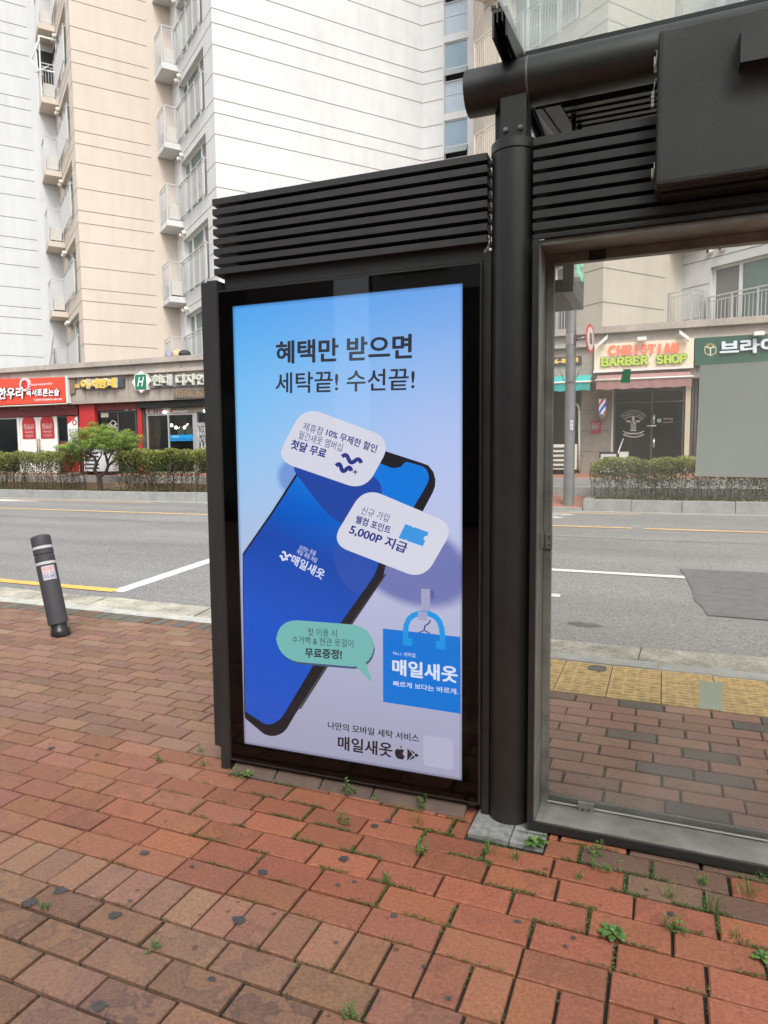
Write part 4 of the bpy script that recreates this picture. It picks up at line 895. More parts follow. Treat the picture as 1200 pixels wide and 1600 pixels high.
# white double doors with arched red signs
dr = None
for (a, b, hx) in ((30, 59, 57.5), (59.6, 87, 61)):
    u0, u1 = U(a), U(b)
    mb = MB(ff); mb.box(u0, u1, -.05, .0, BZ, ZT-.36, .004)
    mb.box(u0+.12, u1-.12, .001, .012, BZ+.2, BZ+.84, .004)
    d_ = mb.build('door', mat('white_door', (.70, .70, .68), .45, noise=(2, .05)), sb)
    c = (u0+u1)/2; hw = .32; zb, zt = fz(60, 685.5, .02), fz(60, 648, .02)
    pts = [(c-hw, zb), (c+hw, zb), (c+hw, zt-hw)]+[(c+hw*math.cos(t), zt-hw+hw*math.sin(t)) for t in [math.pi*i/14 for i in range(1, 14)]]+[(c-hw, zt-hw)]
    mb = MB(ff); mb.prism(pts, .002, .012, 'y'); ar = mb.build('arched_sign', M['red'], d_)
    ml = mat('pale_letter', (.6, .45, .45), .5)
    for s_, zz, hh, ww in (('한우리', zt-.52, .20, .48), ('독서토론논술', zt-.64, .05, .44), ('초등 중등', zb+.34, .10, .34), ('독서 토론', zb+.20, .10, .34), ('수업문의', zb+.06, .10, .40)):
        put_text('sign_text', s_, ar, ff((c-ww/2, .013, zz)), ff((c+ww/2, .013, zz)), ff((c-ww/2, .013, zz+hh)), ml, FN, .003)
    uh = U(hx); mb = MB(ff); mb.tube((uh, .05, BZ+.75), (uh, .05, BZ+1.25), .02, n=10); mb.tube((uh, .05, BZ+.8), (uh, -.01, BZ+.8), .012, n=8); mb.tube((uh, .05, BZ+1.2), (uh, -.01, BZ+1.2), .012, n=8); mb.build('handle', mat('wood_handle', (.35, .2, .12), .5), d_)
wallbit('door_jamb', U(27.2), U(29.8), BZ, ZT-.35, M['upvc'], -.08, .03); wallbit('door_jamb', U(87.2), U(89), BZ, ZT-.35, M['upvc'], -.08, .03)
front('window', U(89.2), U(123.5), BZ, ZT-.35, M['dkframe'], M['shopglass_d'], (), (fz(100, 690, 0),))
wallbit('window_film', U(89.6), U(105), BZ+.1, fz(95, 691, 0), M['red'], -.034, -.03); wallbit('lit_blind', U(90.5), U(103), fz(95, 690, 0)+.05, fz(95, 656, 0), mat('teal_blind', (.10, .22, .20), .6), -.3, -.28)
wallbit('red_pillar', U(124, .12), U(148, .12), BZ, ZF0-.003, M['red'], -.15, .12)
wallbit('maroon_band', U(148.3, .05), U(214, .05), ZT-.22, ZF0-.003, M['maroon'], -.1, .05)
f = front('window', U(150), U(213), BZ, ZT-.23, M['dkframe'], M['shopglass'], (U(184),), (), .06)
wallbit('notice', U(157), U(168.5), fz(160, 652, 0), fz(160, 641, 0), mat('beige_notice', (.5, .45, .36), .6), -.03, -.022)
mb = MB(ff)
for (a, b) in ((171, 667), (181, 667), (171, 672.5), (181, 672.5), (176, 662)):
    u_, z_ = fp(a, b, 0)
    for k in range(16):
        t0, t1 = 2*math.pi*k/16, 2*math.pi*(k+1)/16; mb.add([(u_+r*math.cos(t), -.02, z_+r*math.sin(t)*.9) for r, t in ((.10, t0), (.10, t1), (.135, t1), (.135, t0))], [(0, 1, 2, 3)])
mb.build('window_circles', mat('pale_decal', (.45, .43, .40), .5), f)
wallbit('counter_panel', U(150), U(178), BZ, BZ+1.05, mat('white_panel', (.62, .63, .65), .5), -.9, -.85)
wallbit('shelf', U(150), U(214), BZ+.9, BZ+1.9, mat('inner_shelf', (.14, .07, .04), .7, noise=(3, .5)), -2.9, -2.6)
wallbit('red_pillar', U(214.5, .1), U(221, .1), BZ, ZT-.1, M['red'], -.1, .10)
wallbit('black_lintel', U(214.5, .2), U(345, .2), ZT-.20, ZF0-.003, M['matte_black'], -.1, .20)
wallbit('dark_jamb', U(221.5), U(227.5), BZ, ZT-.21, M['dkframe'], -.1, .05)
# interior design shop front
z_s = fz(260, 645.5, .03)
s_ = wallbit('header_strip', U(228, .03), U(293, .03), z_s, ZT-.21, mat('header_print', (.5, .46, .42), .5), -.06, .03)
cols = [(.4, .05, .05), (.5, .4, .2), (.06, .12, .35), (.35, .05, .05), (.35, .08, .07), (.35, .05, .05), (.08, .2, .4), (.5, .4, .2), (.4, .05, .05)]
for i, c_ in enumerate(cols):
    u0, zz = fp(231+i*4.4, 643, .035); mb = MB(ff); mb.box(u0, u0+.075, .031, .036, z_s+.02, ZT-.24); mb.build('stripe', mat('stripe%d' % i, c_, .5), s_)
put_text('lettering', 'HANSSEM', s_, fw(268.6, 641.8, .035), fw(291.3, 641, .035), fw(268.6, 637.2, .035), M['matte_black'], FN, .003, .01)
wallbit('header_strip', U(293.5, .03), U(345, .03), z_s, ZT-.21, mat('header_tan', (.30, .26, .20), .5), -.06, .03)
f = front('window', U(228), U(303), BZ, z_s-.01, M['alu'], M['shopglass'], (U(262.5),), (), .06)
wallbit('door_post', U(303.3), U(308), BZ, z_s-.01, M['alu'], -.1, .02)
f2 = front('window', U(308.5), U(345), BZ, z_s-.01, M['dkframe'], M['shopglass_d'], (), (), .05)
ml = mat('white_vinyl', (.75, .75, .75), .5)
for k, t_ in enumerate(('인테리어상담', '싱크대 ♪♪', '붙박이장', '욕실 리모델링', '창 호 도 어', '조 명 타 일', '도 배 장 판')):
    z0 = fz(307, 660+k*7.4, .0); put_text('vinyl_text', t_, f2, ff((U(307), .0, z0-.16)), ff((U(326), .0, z0-.16)), ff((U(307), .0, z0)), ml, FN, .01, .012)
bn = wallbit('blue_film', U(264.5), U(300), fz(280, 689, 0), fz(280, 679.5, 0), mat('blue_film', (.0, .25, .55), .5), -.03, .004, f)
put_text('film_text', '오늘의집', bn, ff((U(268), .006, fz(280, 683.5, 0))), ff((U(278), .006, fz(280, 683.5, 0))), ff((U(268), .006, fz(280, 680.5, 0))), ml, FN, .003, .01)
put_text('film_text', '온라인 구매  오프라인 시공', bn, ff((U(266), .006, fz(280, 688, 0))), ff((U(299), .006, fz(280, 688, 0))), ff((U(266), .006, fz(280, 685, 0))), mat('navy_vinyl', (.02, .05, .25), .5), FN, .003, .01)
wallbit('display_panel', U(232, -1), U(241, -1), BZ, ZT-.3, mat('oak_panel', (.42, .27, .13), .5, noise=(4, .3)), -1.05, -1.0)
wallbit('display_panel', U(241.3, -1), U(249, -1), BZ, ZT-.3, mat('tan_panel', (.45, .36, .25), .5, noise=(4, .3)), -1.05, -1.0)
wallbit('display_cupboard', U(252, -1), U(262, -1), BZ, BZ+1.25, mat('dark_cupboard', (.03, .035, .04), .4), -1.4, -.9)
wallbit('display_panel', U(266, -2.5), U(281, -2.5), BZ, ZT-.2, mat('pale_display', (.5, .52, .54), .6), -2.9, -2.8)
wallbit('display_board', U(281, -1.5), U(292, -1.5), fz(285, 671, -1.5), fz(285, 657, -1.5), mat('cardboard', (.18, .08, .035), .7), -1.55, -1.5)
for (a, b) in ((268, 664.5), (275, 668), (281.5, 669.7), (288.5, 668), (293.5, 664.5)):
    u_, z_ = fp(a, b, -.8); pr = root('pendant_lamp', ff((u_, -.8, z_)), 'small glowing globe lamp hanging in the interior shop window', 'lamp', 'globe lamps in the shop window')
    pr['label'] = {268: 'leftmost globe lamp of the hanging row above the blue film', 275: 'second globe lamp from the left in the hanging row above the blue film', 281.5: 'middle and lowest globe lamp of the row above the blue film', 288.5: 'second globe lamp from the right in the row above the blue film', 293.5: 'rightmost globe lamp of the hanging row above the blue film'}[a]
    mb = MB(ff); mb.lathe(u_, -.8, [(.004, z_-.06), (.035, z_-.05), (.055, z_-.02), (.055, z_+.02), (.035, z_+.05), (.005, z_+.06)], 12); mb.build('globe', mat('lamp_glow', (.8, .7, .5), .4, emit=((1, .85, .6), 3)), pr)
    mb = MB(ff); mb.tube((u_, -.8, z_+.06), (u_, -.8, ZT), .006, n=6); mb.build('cord', M['dkframe'], pr)
for (a, b) in ((283, 672, ), (295, 669)):
    u_, z_ = fp(a, b, -.6); mb = MB(ff); mb.prism([(u_-.13, z_-.22), (u_+.13, z_-.22), (u_+.13, z_), (u_, z_+.14), (u_-.13, z_)], -.62, -.58, 'y'); mb.build('house_ornament', mat('white_ornament', (.65, .65, .62), .6), sb)
for (px, py) in ((258.5, 644.2), (322, 642.5), (197, 639.5), (209, 641)):
    u_, z_ = fp(px, py, .05 if px > 214 else -.6); o = root('spot_lamp', ff((u_, .1, z_)), {258.5: 'white ball lamp on the frame left of the blue film', 322: 'white ball lamp at the top of the dark window beside the light box', 197: 'white downlight inside the restaurant window, left one', 209: 'white downlight inside the restaurant window next to the narrow red pillar'}[px], 'lamp', 'shop lamps')
    mb = MB(ff); mb.lathe(u_, (.10 if px > 214 else -.6), [(.01, z_-.05), (.05, z_-.035), (.07, z_), (.05, z_+.035), (.01, z_+.05)], 12); mb.build('globe', mat('lamp_white', (.9, .9, .9), .4, emit=((1, 1, 1), 2)), o)
# hidden stretch behind the light box, plain shop windows
u_ = U(346)
mid = U(846)
wallbit('pier', u_, u_+.6, BZ, ZF0-.003, M['pier'], -.15, .05); uu = u_+.62
while uu < mid-2.6:
    front('window', uu, uu+2.5, BZ, ZT, M['alu'], M['shopglass'], (uu+1.25,)); wallbit('pier', uu+2.52, uu+2.9, BZ, ZF0-.003, M['pier'], -.15, .05); uu += 2.92
front('window', uu, U(906), BZ, ZT, M['dkframe'], M['shopglass'], (U(848),), (), .06)
# pier, barber front, column, next shop
wallbit('pier', U(907.5, .05), U(955, .05), BZ-.1, ZF0-.003, M['pier'], -.2, .05)
mb = MB(ff)
for py in (640.5, 673, 705.5): z_ = fz(930, py, .05); mb.box(U(907.5, .05), U(955, .05), .045, .053, z_-.006, z_+.006)
mb.build('pier_joints', M['stone_joint'], sb)
front('window', U(959), U(1069), BZ, fz(1000, 609, 0), M['dkframe'], M['shopglass_d'], (U(1018.5),), (fz(980, 629, 0),), .045)
wallbit('jamb', U(955.5), U(958.5), BZ, ZT, M['plastic_white'], -.1, .02)
wallbit('lintel_panel', U(959), U(1069), fz(1000, 608.5, 0)+.0, ZF0-.003, M['dkframe'], -.1, .0)
wallbit('column', U(1070.5, .05), U(1078.5, .05), BZ, ZF0-.003, mat('cream_column', (.52, .45, .33), .6, noise=(2, .1)), -.1, .06)
front('window', U(1079.5), U(1079.5)+4.5, BZ, ZT, M['dkframe'], M['shopglass_d'], (U(1087), U(1079.5)+2.2), (), .06); uu = U(1079.5)+4.52
wallbit('pink_panel', U(1083), U(1087), BZ, ZT-.2, mat('pale_lilac', (.4, .38, .42), .6), -.3, -.2)
while uu < ub-3:
    wallbit('pier', uu, uu+.5, BZ, ZF0-.003, M['pier'], -.15, .05); front('window', uu+.52, uu+3.0, BZ, ZT, M['alu'], M['shopglass'], (uu+1.7,)); uu += 3.02
# door furniture of the barber shop
mb = MB(ff); a = fp(1010, 665.5, .03); b = fp(1025, 665.5, .03); mb.tube((a[0], .05, a[1]), (b[0], .05, b[1]), .02, n=10)
for py in (655, 692): u_, z_ = fp(1021.5, py, .03); mb.tube((u_, .03, z_-.12), (u_, .03, z_+.12), .022, n=10)
mb.build('door_handle', mat('bright_steel', (.7, .7, .7), .25, .8), sb)
def dtext(s_, BL, BR, TL, m, bold=0, d=.0, par=None): return put_text('door_lettering', s_, par or sb, fw(*BL, d), fw(*BR, d), fw(*TL, d), m, FN, .02, bold)
mcr = mat('cream_vinyl', (.55, .52, .45), .5)
# barber emblem : arched name, striped pole, ribbon
ec = (989.5, 660)
def earc(s_, cx_, cy_, r, a0, a1, h, m):
    vs_, fs = text_mesh(s_, .01); mn, mx_ = vs_.min(0), vs_.max(0); V_ = []
    for q in vs_:
        t = a0+(a1-a0)*(q[0]-mn[0])/(mx_[0]-mn[0]); rr = r+h*(q[1]-mn[1])/(mx_[1]-mn[1])*(1 if r > 0 else 1)
        V_.append(tuple(fw(cx_+rr*math.cos(t), cy_-rr*math.sin(t), .02)))
    mb = MB(); mb.add(V_, fs); mb.build('door_lettering', m, sb)
earc('CHRISTIAN', 989.5, 668, 19.5, R(138), R(42), 5, mcr)
mb = MB()
for r0, r1 in ((17.5, 18.3), (26, 26.8)):
    for k in range(16):
        t0, t1 = R(140-k*6.25), R(140-(k+1)*6.25); mb.add([tuple(fw(989.5+r*math.cos(t), 668-r*math.sin(t), .018)) for r, t in ((r0, t0), (r0, t1), (r1, t1), (r1, t0))], [(0, 1, 2, 3)])
for k in range(14):   # ribbon
    x0, x1 = 973+k*2.4, 973+(k+1)*2.4; y0, y1 = 673+4*math.sin((x0-973)/33.6*math.pi), 673+4*math.sin((x1-973)/33.6*math.pi)
    mb.add([tuple(fw(*q, .018)) for q in ((x0, y0), (x1, y1), (x1, y1+1.2), (x0, y0+1.2))], [(0, 1, 2, 3)]); mb.add([tuple(fw(*q, .018)) for q in ((x0, y0+5.2), (x1, y1+5.2), (x1, y1+6.6), (x0, y0+6.6))], [(0, 1, 2, 3)])
for k in range(4): y = 661+k*3; mb.add([tuple(fw(*q, .018)) for q in ((986.6, y+2.2), (992.6, y-.6), (992.6, y+.9), (986.6, y+3.7))], [(0, 1, 2, 3)])
for (a, b, c, d) in ((985, 659, 994, 660.4), (984.5, 672, 994.5, 673.4), (985.6, 659, 986.3, 672), (992.9, 659, 993.6, 672), (979, 657, 985, 659.5), (994, 657, 1000, 659.5), (987.5, 651, 991.5, 658)):
    mb.add([tuple(fw(*q, .018)) for q in ((a, d), (c, d), (c, b), (a, b))], [(0, 1, 2, 3)])
mb.build('barber_emblem', mcr, sb)
dtext('BARBERSHOP', (975.5, 679.3), (1003.5, 679), (975.5, 676.3), mcr, .01)
u_, z_ = fp(1030, 657, .02); mb = MB(ff); mb.tube((u_, .018, z_), (u_, .014, z_), .055, n=20); mb.build('round_sticker', mat('mint', (.25, .42, .38), .5), sb)
dtext('OPEN 10:00', (1036, 656), (1051.5, 655.6), (1036, 653.6), mcr); dtext('일요일 휴무', (1036, 661), (1051.5, 660.6), (1036, 659), mcr)
# fascia signs ------------------------------------------------------------
def board(name, TL, TR, BR, BL, m, label, cat, d0=FD+.004, d1=.42, side=None, bev=.01):
    a = fp(*TL, d1); b = fp(*TR, d1); c = fp(*BR, d1); e = fp(*BL, d1)
    r = root(name, ff(((a[0]+b[0])/2, d1, (a[1]+e[1])/2)), label, cat)
    mb = MB(ff); mb.prism([(e[0], e[1]), (c[0], c[1]), (b[0], b[1]), (a[0], a[1])], d0, d1, 'y'); bd = mb.build('board', m, r); return r, (a, b, c, e)
def st_(r, s_, BL, BR, TL, m, d=.42, bold=.0, depth=.0, side=None, name='lettering'):
    return put_text(name, s_, r, fw(*BL, d), fw(*BR, d), fw(*TL, d), m, FN, .004, bold, depth, side)
r, q = board('shop_sign', (-60, 594), (102, 589), (102, 628.5), (-60, 635), mat('red_sign', (.72, .06, .03), .4, emit=((.72, .05, .02), .10)), 'large red sign board with white letters over the white double doors', 'sign', d1=.45)
mb = MB(ff); mb.box(q[1][0]+.003, q[1][0]+.07, FD+.004, .46, q[2][1]-.03, q[1][1]+.03); mb.box(q[0][0], q[1][0], FD+.004, .455, q[2][1]-.055, q[2][1]-.03+0.0); mb.build('edge_trim', M['upvc'], r)
mw = mat('letter_white', (.80, .82, .84), .4, emit=((.8, .9, 1), .15)); mblk = mat('letter_side_dark', (.03, .03, .05), .5)
st_(r, '한우리', (-.5, 624.4), (38.3, 623), (-.5, 606.5), mw, .45, .03, .06, mblk); st_(r, '독서토론논술', (43, 619.8), (94.4, 618.8), (43, 608.2), mw, .45, .02, .05, mblk)
st_(r, '우리아이 독서와 생각 한우리~', (49, 603.4), (83, 601), (49, 600), mw, .45, .01); st_(r, '수업문의 상담전화 031-886-1235', (53, 626.5), (97, 625), (53, 623.3), mw, .45, .01)
mb = MB(ff); u_, z_ = fp(39.5, 601, .5)
for k in range(24):
    t0, t1 = 2*math.pi*k/24, 2*math.pi*(k+1)/24
    w0 = .15
    for (dd0, dd1) in ((.46, .54),):
        a_ = [(u_+rr*math.cos(t), dd, z_+rr*math.sin(t)) for rr, t, dd in ((w0, t0, .54), (w0, t1, .54), (.24, t1, .54), (.24, t0, .54), (.24, t0, .46), (.24, t1, .46))]
        mb.add(a_, [(0, 1, 2, 3), (3, 2, 5, 4)])
mb.build('ring_logo', mat('ring_pink', (.85, .5, .5), .4), r)
mb = MB(ff); mb.prism([(u_-.05, z_-.02), (u_+.1, z_-.16), (u_+.13, z_-.1), (u_+.0, z_+.06)], .541, .56, 'y'); mb.tube((u_, .55, z_+.02), (u_, .56, z_+.02), .07, n=16); mb.build('logo_mark', mat('ring_red', (.8, .05, .06), .4), r)
# small blank brown board beside it
r, q = board('wall_board', (106, 589), (117.5, 587.5), (116.5, 614.5), (109, 616.5), mat('brown_board', (.20, .13, .11), .7), 'small blank brown board on the stone fascia right of the red sign', 'board', d1=.36)
# yellow channel letters
r = root('letter_sign', tuple(fw(157, 600, .35)), 'four fat yellow Korean letters with white sides on a dark rail', 'sign')
a, b = fp(127, 604, .34), fp(194.5, 600, .34)
mb = MB(ff); mb.box(a[0], b[0], FD+.004, .38, a[1]-.10, a[1]+.20); mb.build('rail', M['dkframe'], r)
a, b = fp(118, 605, .34), fp(125, 605, .34); mb = MB(ff); mb.box(a[0], b[0], FD+.004, .36, a[1]-.03, a[1]+.10); mb.build('yellow_tab', mat('tab_yellow', (.55, .35, .12), .5), r)
my = mat('letter_yellow', (.80, .42, .03), .4, emit=((.9, .5, .05), .12)); mws = mat('letter_side_white', (.78, .78, .76), .5)
put_text('lettering', '이서방네', r, fw(130, 608.5, .38), fw(184, 606.2, .38), fw(130, 593, .38), my, FN, .002, .045, .12, mws)
# green emblem and pale channel letters
r = root('letter_sign', tuple(fw(280, 597, .35)), 'pale green-white Korean channel letters with green square emblem', 'sign')
u_, z_ = fp(222, 597, .40); mb = MB(ff); pts = []
for i in range(16): t = 2*math.pi*i/16; rr = .36 if i % 2 == 0 else .29; pts.append((u_+rr*math.cos(t), z_+rr*math.sin(t)))
mb.prism(pts, FD+.004, .46, 'y'); mb.build('star_plate', mws, r)
mb = MB(ff); mb.box(u_-.22, u_+.22, .462, .48, z_-.24, z_+.24); mb.build('emblem', mat('emblem_green', (.01, .17, .08), .4), r)
put_text('lettering', 'H', r, ff((u_-.13, .481, z_-.15)), ff((u_+.07, .481, z_-.15)), ff((u_-.05, .481, z_+.16)), mws, FN, .004, .01)
a, b = fp(233, 600, .34), fp(350, 595, .34); mb = MB(ff); mb.box(a[0], b[0], FD+.004, .36, a[1]-.14, a[1]+.12); mb.build('rail', mat('rail_grey', (.18, .18, .2), .5), r)
mpg = mat('letter_pale_green', (.52, .56, .44), .4)
put_text('lettering', '현대 디자인', r, fw(240, 603.5, .38), fw(323, 601.5, .38), fw(240, 586, .38), mpg, FN, .002, .03, .10, mws)
r, q = board('name_board', (271, 610.2), (352, 608), (352, 620.2), (271, 622.3), mat('board_brown_grey', (.14, .125, .115), .6), 'long grey board with TOTAL INTERIOR in gold letters under the channel letters', 'sign', d1=.34)
st_(r, 'TOTAL INTERIOR', (273, 619.6), (350, 617.6), (273, 611.6), mat('letter_gold', (.42, .24, .07), .5), .34, .0)
# phone number board
r, q = board('phone_board', (820, 561), (909, 556), (909, 568), (820, 573.5), mat('phone_brown', (.07, .05, .055), .5), 'dark board with yellow phone number on the fascia behind the street pole', 'sign', d1=.36)
st_(r, '031-886-8333', (829, 571), (903.6, 565.6), (829, 564), mat('num_yellow', (.85, .5, .12), .4, emit=((.9, .55, .1), .15)), .36, .03)
# barber sign
r, q = board('shop_sign', (929, 538.5), (1084.5, 528.5), (1083.5, 571), (928.3, 579), mat('barber_cream', (.72, .60, .47), .5, emit=((.9, .72, .5), .07)), 'cream lit sign board reading CHRISTIAN BARBER SHOP', 'sign', d1=.44)
mb = MB(ff); e = q[3]; c = q[2]; mb.prism([(e[0]-.02, e[1]-.06), (c[0], c[1]-.06), (c[0], c[1]-.005), (e[0]-.02, e[1]-.005)], FD, .46, 'y'); mb.build('edge_trim', M['upvc'], r)
mor = mat('letter_coral', (.80, .17, .09), .5, emit=((.8, .15, .07), .2)); mgn = mat('letter_lime', (.38, .50, .07), .5, emit=((.35, .5, .05), .15)); mdk = mat('letter_outline', (.06, .07, .02), .5)
def slab_text(s_, BL, BR, TL, m, outline, d):
    """fat slab-serif capitals built from strokes"""
    G = {'C': ['A.5,.5,.5,.5,50,310'], 'H': ['v.16', 'v.84', 'h.5,.16,.84'], 'R': ['v.16', 'A.5,.74,.34,.26,-90,90', 'h1,.16,.55', 'h.5,.16,.55', 'd.5,.5,.9,.0'], 'I': ['v.5'], 'S': ['S'], 'T': ['v.5', 'h1,.06,.94', 'w.06', 'w.94'], 'A': ['d.1,0,.46,1', 'd.9,0,.54,1', 'h.32,.25,.75'],
         'N': ['v.16', 'v.84', 'd.16,1,.84,0'], 'B': ['v.16', 'A.5,.76,.34,.24,-90,90', 'A.5,.26,.38,.26,-90,90', 'h1,.16,.52', 'h.5,.16,.52', 'h0,.16,.52'], 'E': ['v.16', 'h1,.16,.86', 'h.5,.16,.66', 'h0,.16,.86', 'w.86', 'x.86'], 'O': ['A.5,.5,.42,.5,0,360'], 'P': ['v.16', 'A.5,.74,.36,.26,-90,90', 'h1,.16,.55', 'h.5,.16,.55']}
    for (wd, mm, dd) in ((.46 if outline else .0, mdk, d), (.33, m, d+.03)):
        if wd == 0: continue
        mb = MB(); n = len(s_); kk = 0
        def PT(i, x, y):
            t = (i+.5+(x-.5)*.92)/n; return (BL[0]+(BR[0]-BL[0])*t+(TL[0]-BL[0])*y, BL[1]+(BR[1]-BL[1])*t+(TL[1]-BL[1])*y)
        W_ = (BR[0]-BL[0])/n
        def seg(i, x0, y0, x1, y1, w_=wd):
            nonlocal kk
            a = np.array(PT(i, x0, y0)); b = np.array(PT(i, x1, y1)); dv = b-a; L_ = np.linalg.norm(dv)
            if L_ < 1e-6: return
            dv /= L_; nn = np.array([-dv[1], dv[0]])*w_*W_/2; ee = dv*w_*W_*.30; kk += 1
            mb.add([tuple(fw(*p_, dd+.00025*kk)) for p_ in (a-nn-ee, b-nn+ee, b+nn+ee, a+nn-ee)], [(0, 1, 2, 3)])
        for i, ch_ in enumerate(s_):
            if ch_ == ' ': continue
            for g in G[ch_]:
                k_ = g[0]; a_ = [float(x) for x in g[1:].split(',')] if len(g) > 1 else []
                if k_ == 'v':
                    x = a_[0]; seg(i, x, .04, x, .96, wd*1.05); seg(i, x-.14, .02, x+.14, .02, wd*.6); seg(i, x-.14, .98, x+.14, .98, wd*.6)
                elif k_ == 'h': seg(i, a_[1], min(.96, max(.04, a_[0])), a_[2], min(.96, max(.04, a_[0])), wd*.7)
                elif k_ == 'w': seg(i, a_[0], .98, a_[0], .72, wd*.6)
                elif k_ == 'x': seg(i, a_[0], .02, a_[0], .28, wd*.6)
                elif k_ == 'd': seg(i, *a_, wd); (a_[1] < .1 and seg(i, a_[0]-.12, .02, a_[0]+.12, .02, wd*.6)); (a_[3] < .1 and seg(i, a_[2]-.12, .02, a_[2]+.12, .02, wd*.6))
                elif k_ in 'AS':
                    if k_ == 'S': arcs = [(.5, .74, .32, .24, 30, 270), (.5, .26, .32, .24, 90, -150)]
                    else: arcs = [tuple(a_)]
                    for (cx_, cy_, rx, ry, t0, t1) in arcs:
                        N_ = 10; ps = [(cx_+rx*math.cos(R(t0+(t1-t0)*j/N_)), cy_+ry*math.sin(R(t0+(t1-t0)*j/N_))) for j in range(N_+1)]
                        for j in range(N_): seg(i, *ps[j], *ps[j+1], wd*.85)
        mb.build('lettering', mm, r)
slab_text('CHRISTIAN', (951.6, 554.6), (1061, 549.8), (951.6, 541.5), mor, False, .45)
slab_text('BARBER SHOP', (939, 571.8), (1074, 565.4), (939, 560), mgn, True, .45)
# green sign with white letters
r, q = board('shop_sign', (1085.5, 528.3), (1330, 513), (1330, 562), (1085.5, 571.3), mat('sign_dark_green', (.02, .085, .06), .45, noise=(2, .1)), 'dark green sign board with thick white Korean letters and book emblem', 'sign', d1=.44)
st_(r, '브라이트 독서', (1124, 555.6), (1325, 544), (1124, 533), mat('letter_bluewhite', (.66, .72, .80), .4), .44, .045, .06, mws)
mb = MB(); k = 0
for pts in ([(1101.5, 541.5), (1109.5, 544.5), (1109.5, 555.5), (1101.5, 551.5)], [(1118.5, 541.5), (1110.5, 544.5), (1110.5, 555.5), (1118.5, 551.5)], [(1103.5, 541), (1109.7, 543.5), (1109.7, 554.5)], [(1116.5, 541), (1110.3, 543.5), (1110.3, 554.5)]):
    for i in range(len(pts)-(0 if len(pts) == 4 else 1)):
        a = np.array(pts[i]); b = np.array(pts[(i+1) % len(pts)]); dv = (b-a)/np.linalg.norm(b-a); nn = np.array([-dv[1], dv[0]])*.55; k += 1; mb.add([tuple(fw(*p_, .445+.0003*k)) for p_ in (a-nn, b-nn, b+nn, a+nn)], [(0, 1, 2, 3)])
mb.build('book_emblem', mat('emblem_cream', (.65, .6, .42), .5), r)
mb = MB(); k = 0
for a0 in (-60, -36, -12, 12, 36, 60):
    a = np.array((1110, 542.)); b = a+8*np.array([math.sin(R(a0)), -math.cos(R(a0))*.8]); dv = (b-a)/np.linalg.norm(b-a); nn = np.array([-dv[1], dv[0]])*.45; k += 1; mb.add([tuple(fw(*p_, .446+.0003*k)) for p_ in (a+dv*3-nn, b-nn, b+nn, a+dv*3+nn)], [(0, 1, 2, 3)])
mb.build('book_rays', mat('emblem_gold', (.6, .45, .15), .5), r)
# sign spotlights
for px, py, lab in ((942, 533, 'white sign spotlight at the left end of the cream barber sign'), (1003, 529.5, 'white sign spotlight over the middle of the cream barber sign'), (1069, 524.5, 'white sign spotlight at the right end of the cream barber sign'), (1186, 521, 'white sign spotlight above the dark green sign')):
    u_, z_ = fp(px, py, .6); t_ = root('sign_spotlight', ff((u_, .6, z_)), lab, 'spotlight', 'sign spotlights on the cornice')
    tl = {942: .10, 1003: .0, 1069: -.09, 1186: 0}[px]
    mb = MB(ff); mb.prism([(u_-.11, z_-.045-tl), (u_+.11, z_-.045+tl), (u_+.11, z_+.045+tl), (u_-.11, z_+.045-tl)], .5, .66, 'y'); mb.build('housing', M['upvc'], t_)
    mb = MB(ff); mb.path([(u_, .5, z_), (u_, .40, z_+.02), (u_, .30, z_+.02)], .012, 8); mb.build('arm', M['alu'], t_)
# awnings
def awning(pxl, pxr, ytl, ytr, dy, drop, colr, label, proj_=.75, d0=.32):
    a, b = fp(pxl, ytl, d0), fp(pxr, ytr, d0)
    t_ = root('awning', ff(((a[0]+b[0])/2, d0, a[1])), label, 'awning'); mm = mat('awning_'+label[:5], colr, .7, noise=(3, .1))
    mb = MB(ff); mb.add([(a[0], d0, a[1]), (b[0], d0, b[1]), (b[0], d0+proj_, b[1]-dy), (a[0], d0+proj_, a[1]-dy), (a[0], d0, a[1]-.02), (b[0], d0, b[1]-.02), (b[0], d0+proj_, b[1]-dy-.02), (a[0], d0+proj_, a[1]-dy-.02)], [(0, 1, 2, 3), (4, 5, 6, 7), (0, 1, 5, 4), (1, 2, 6, 5), (2, 3, 7, 6), (3, 0, 4, 7)]); mb.build('canopy', mm, t_)
    v = []; n = 40
    for k in range(n+1):
        u__ = a[0]+(b[0]-a[0])*k/n; w_ = .012*math.sin(k*1.3); v += [(u__, d0+proj_+w_*.3, a[1]-dy-.021), (u__, d0+proj_-.03+w_, a[1]-dy-drop+.012*math.sin(k*.9))]
    mb = MB(ff); mb.add(v, [(2*k, 2*k+2, 2*k+3, 2*k+1) for k in range(n)], True); mb.build('valance', mm, t_)
    mb = MB(ff); mb.tube((a[0]-.03, d0+proj_+.01, a[1]-dy-.01), (b[0]+.03, d0+proj_+.01, a[1]-dy-.01), .022, n=8); mb.build('front_bar', M['upvc'], t_)
    for uu_ in (a[0]+.1, b[0]-.1):
        mb = MB(ff); mb.path([(uu_, d0-.1, a[1]-.12), (uu_, d0+proj_*.5, a[1]-dy*.5-.18), (uu_, d0+proj_, a[1]-dy-.03)], .016, 6); mb.build('arm', M['alu'], t_)
awning(800, 925, 592, 585.3, .22, .22, (.05, .40, .37), 'turquoise folding awning over the shop behind the street pole')
awning(934, 1078, 586, 579.5, .20, .24, (.36, .20, .19), 'dusty pink folding awning under the barber sign')
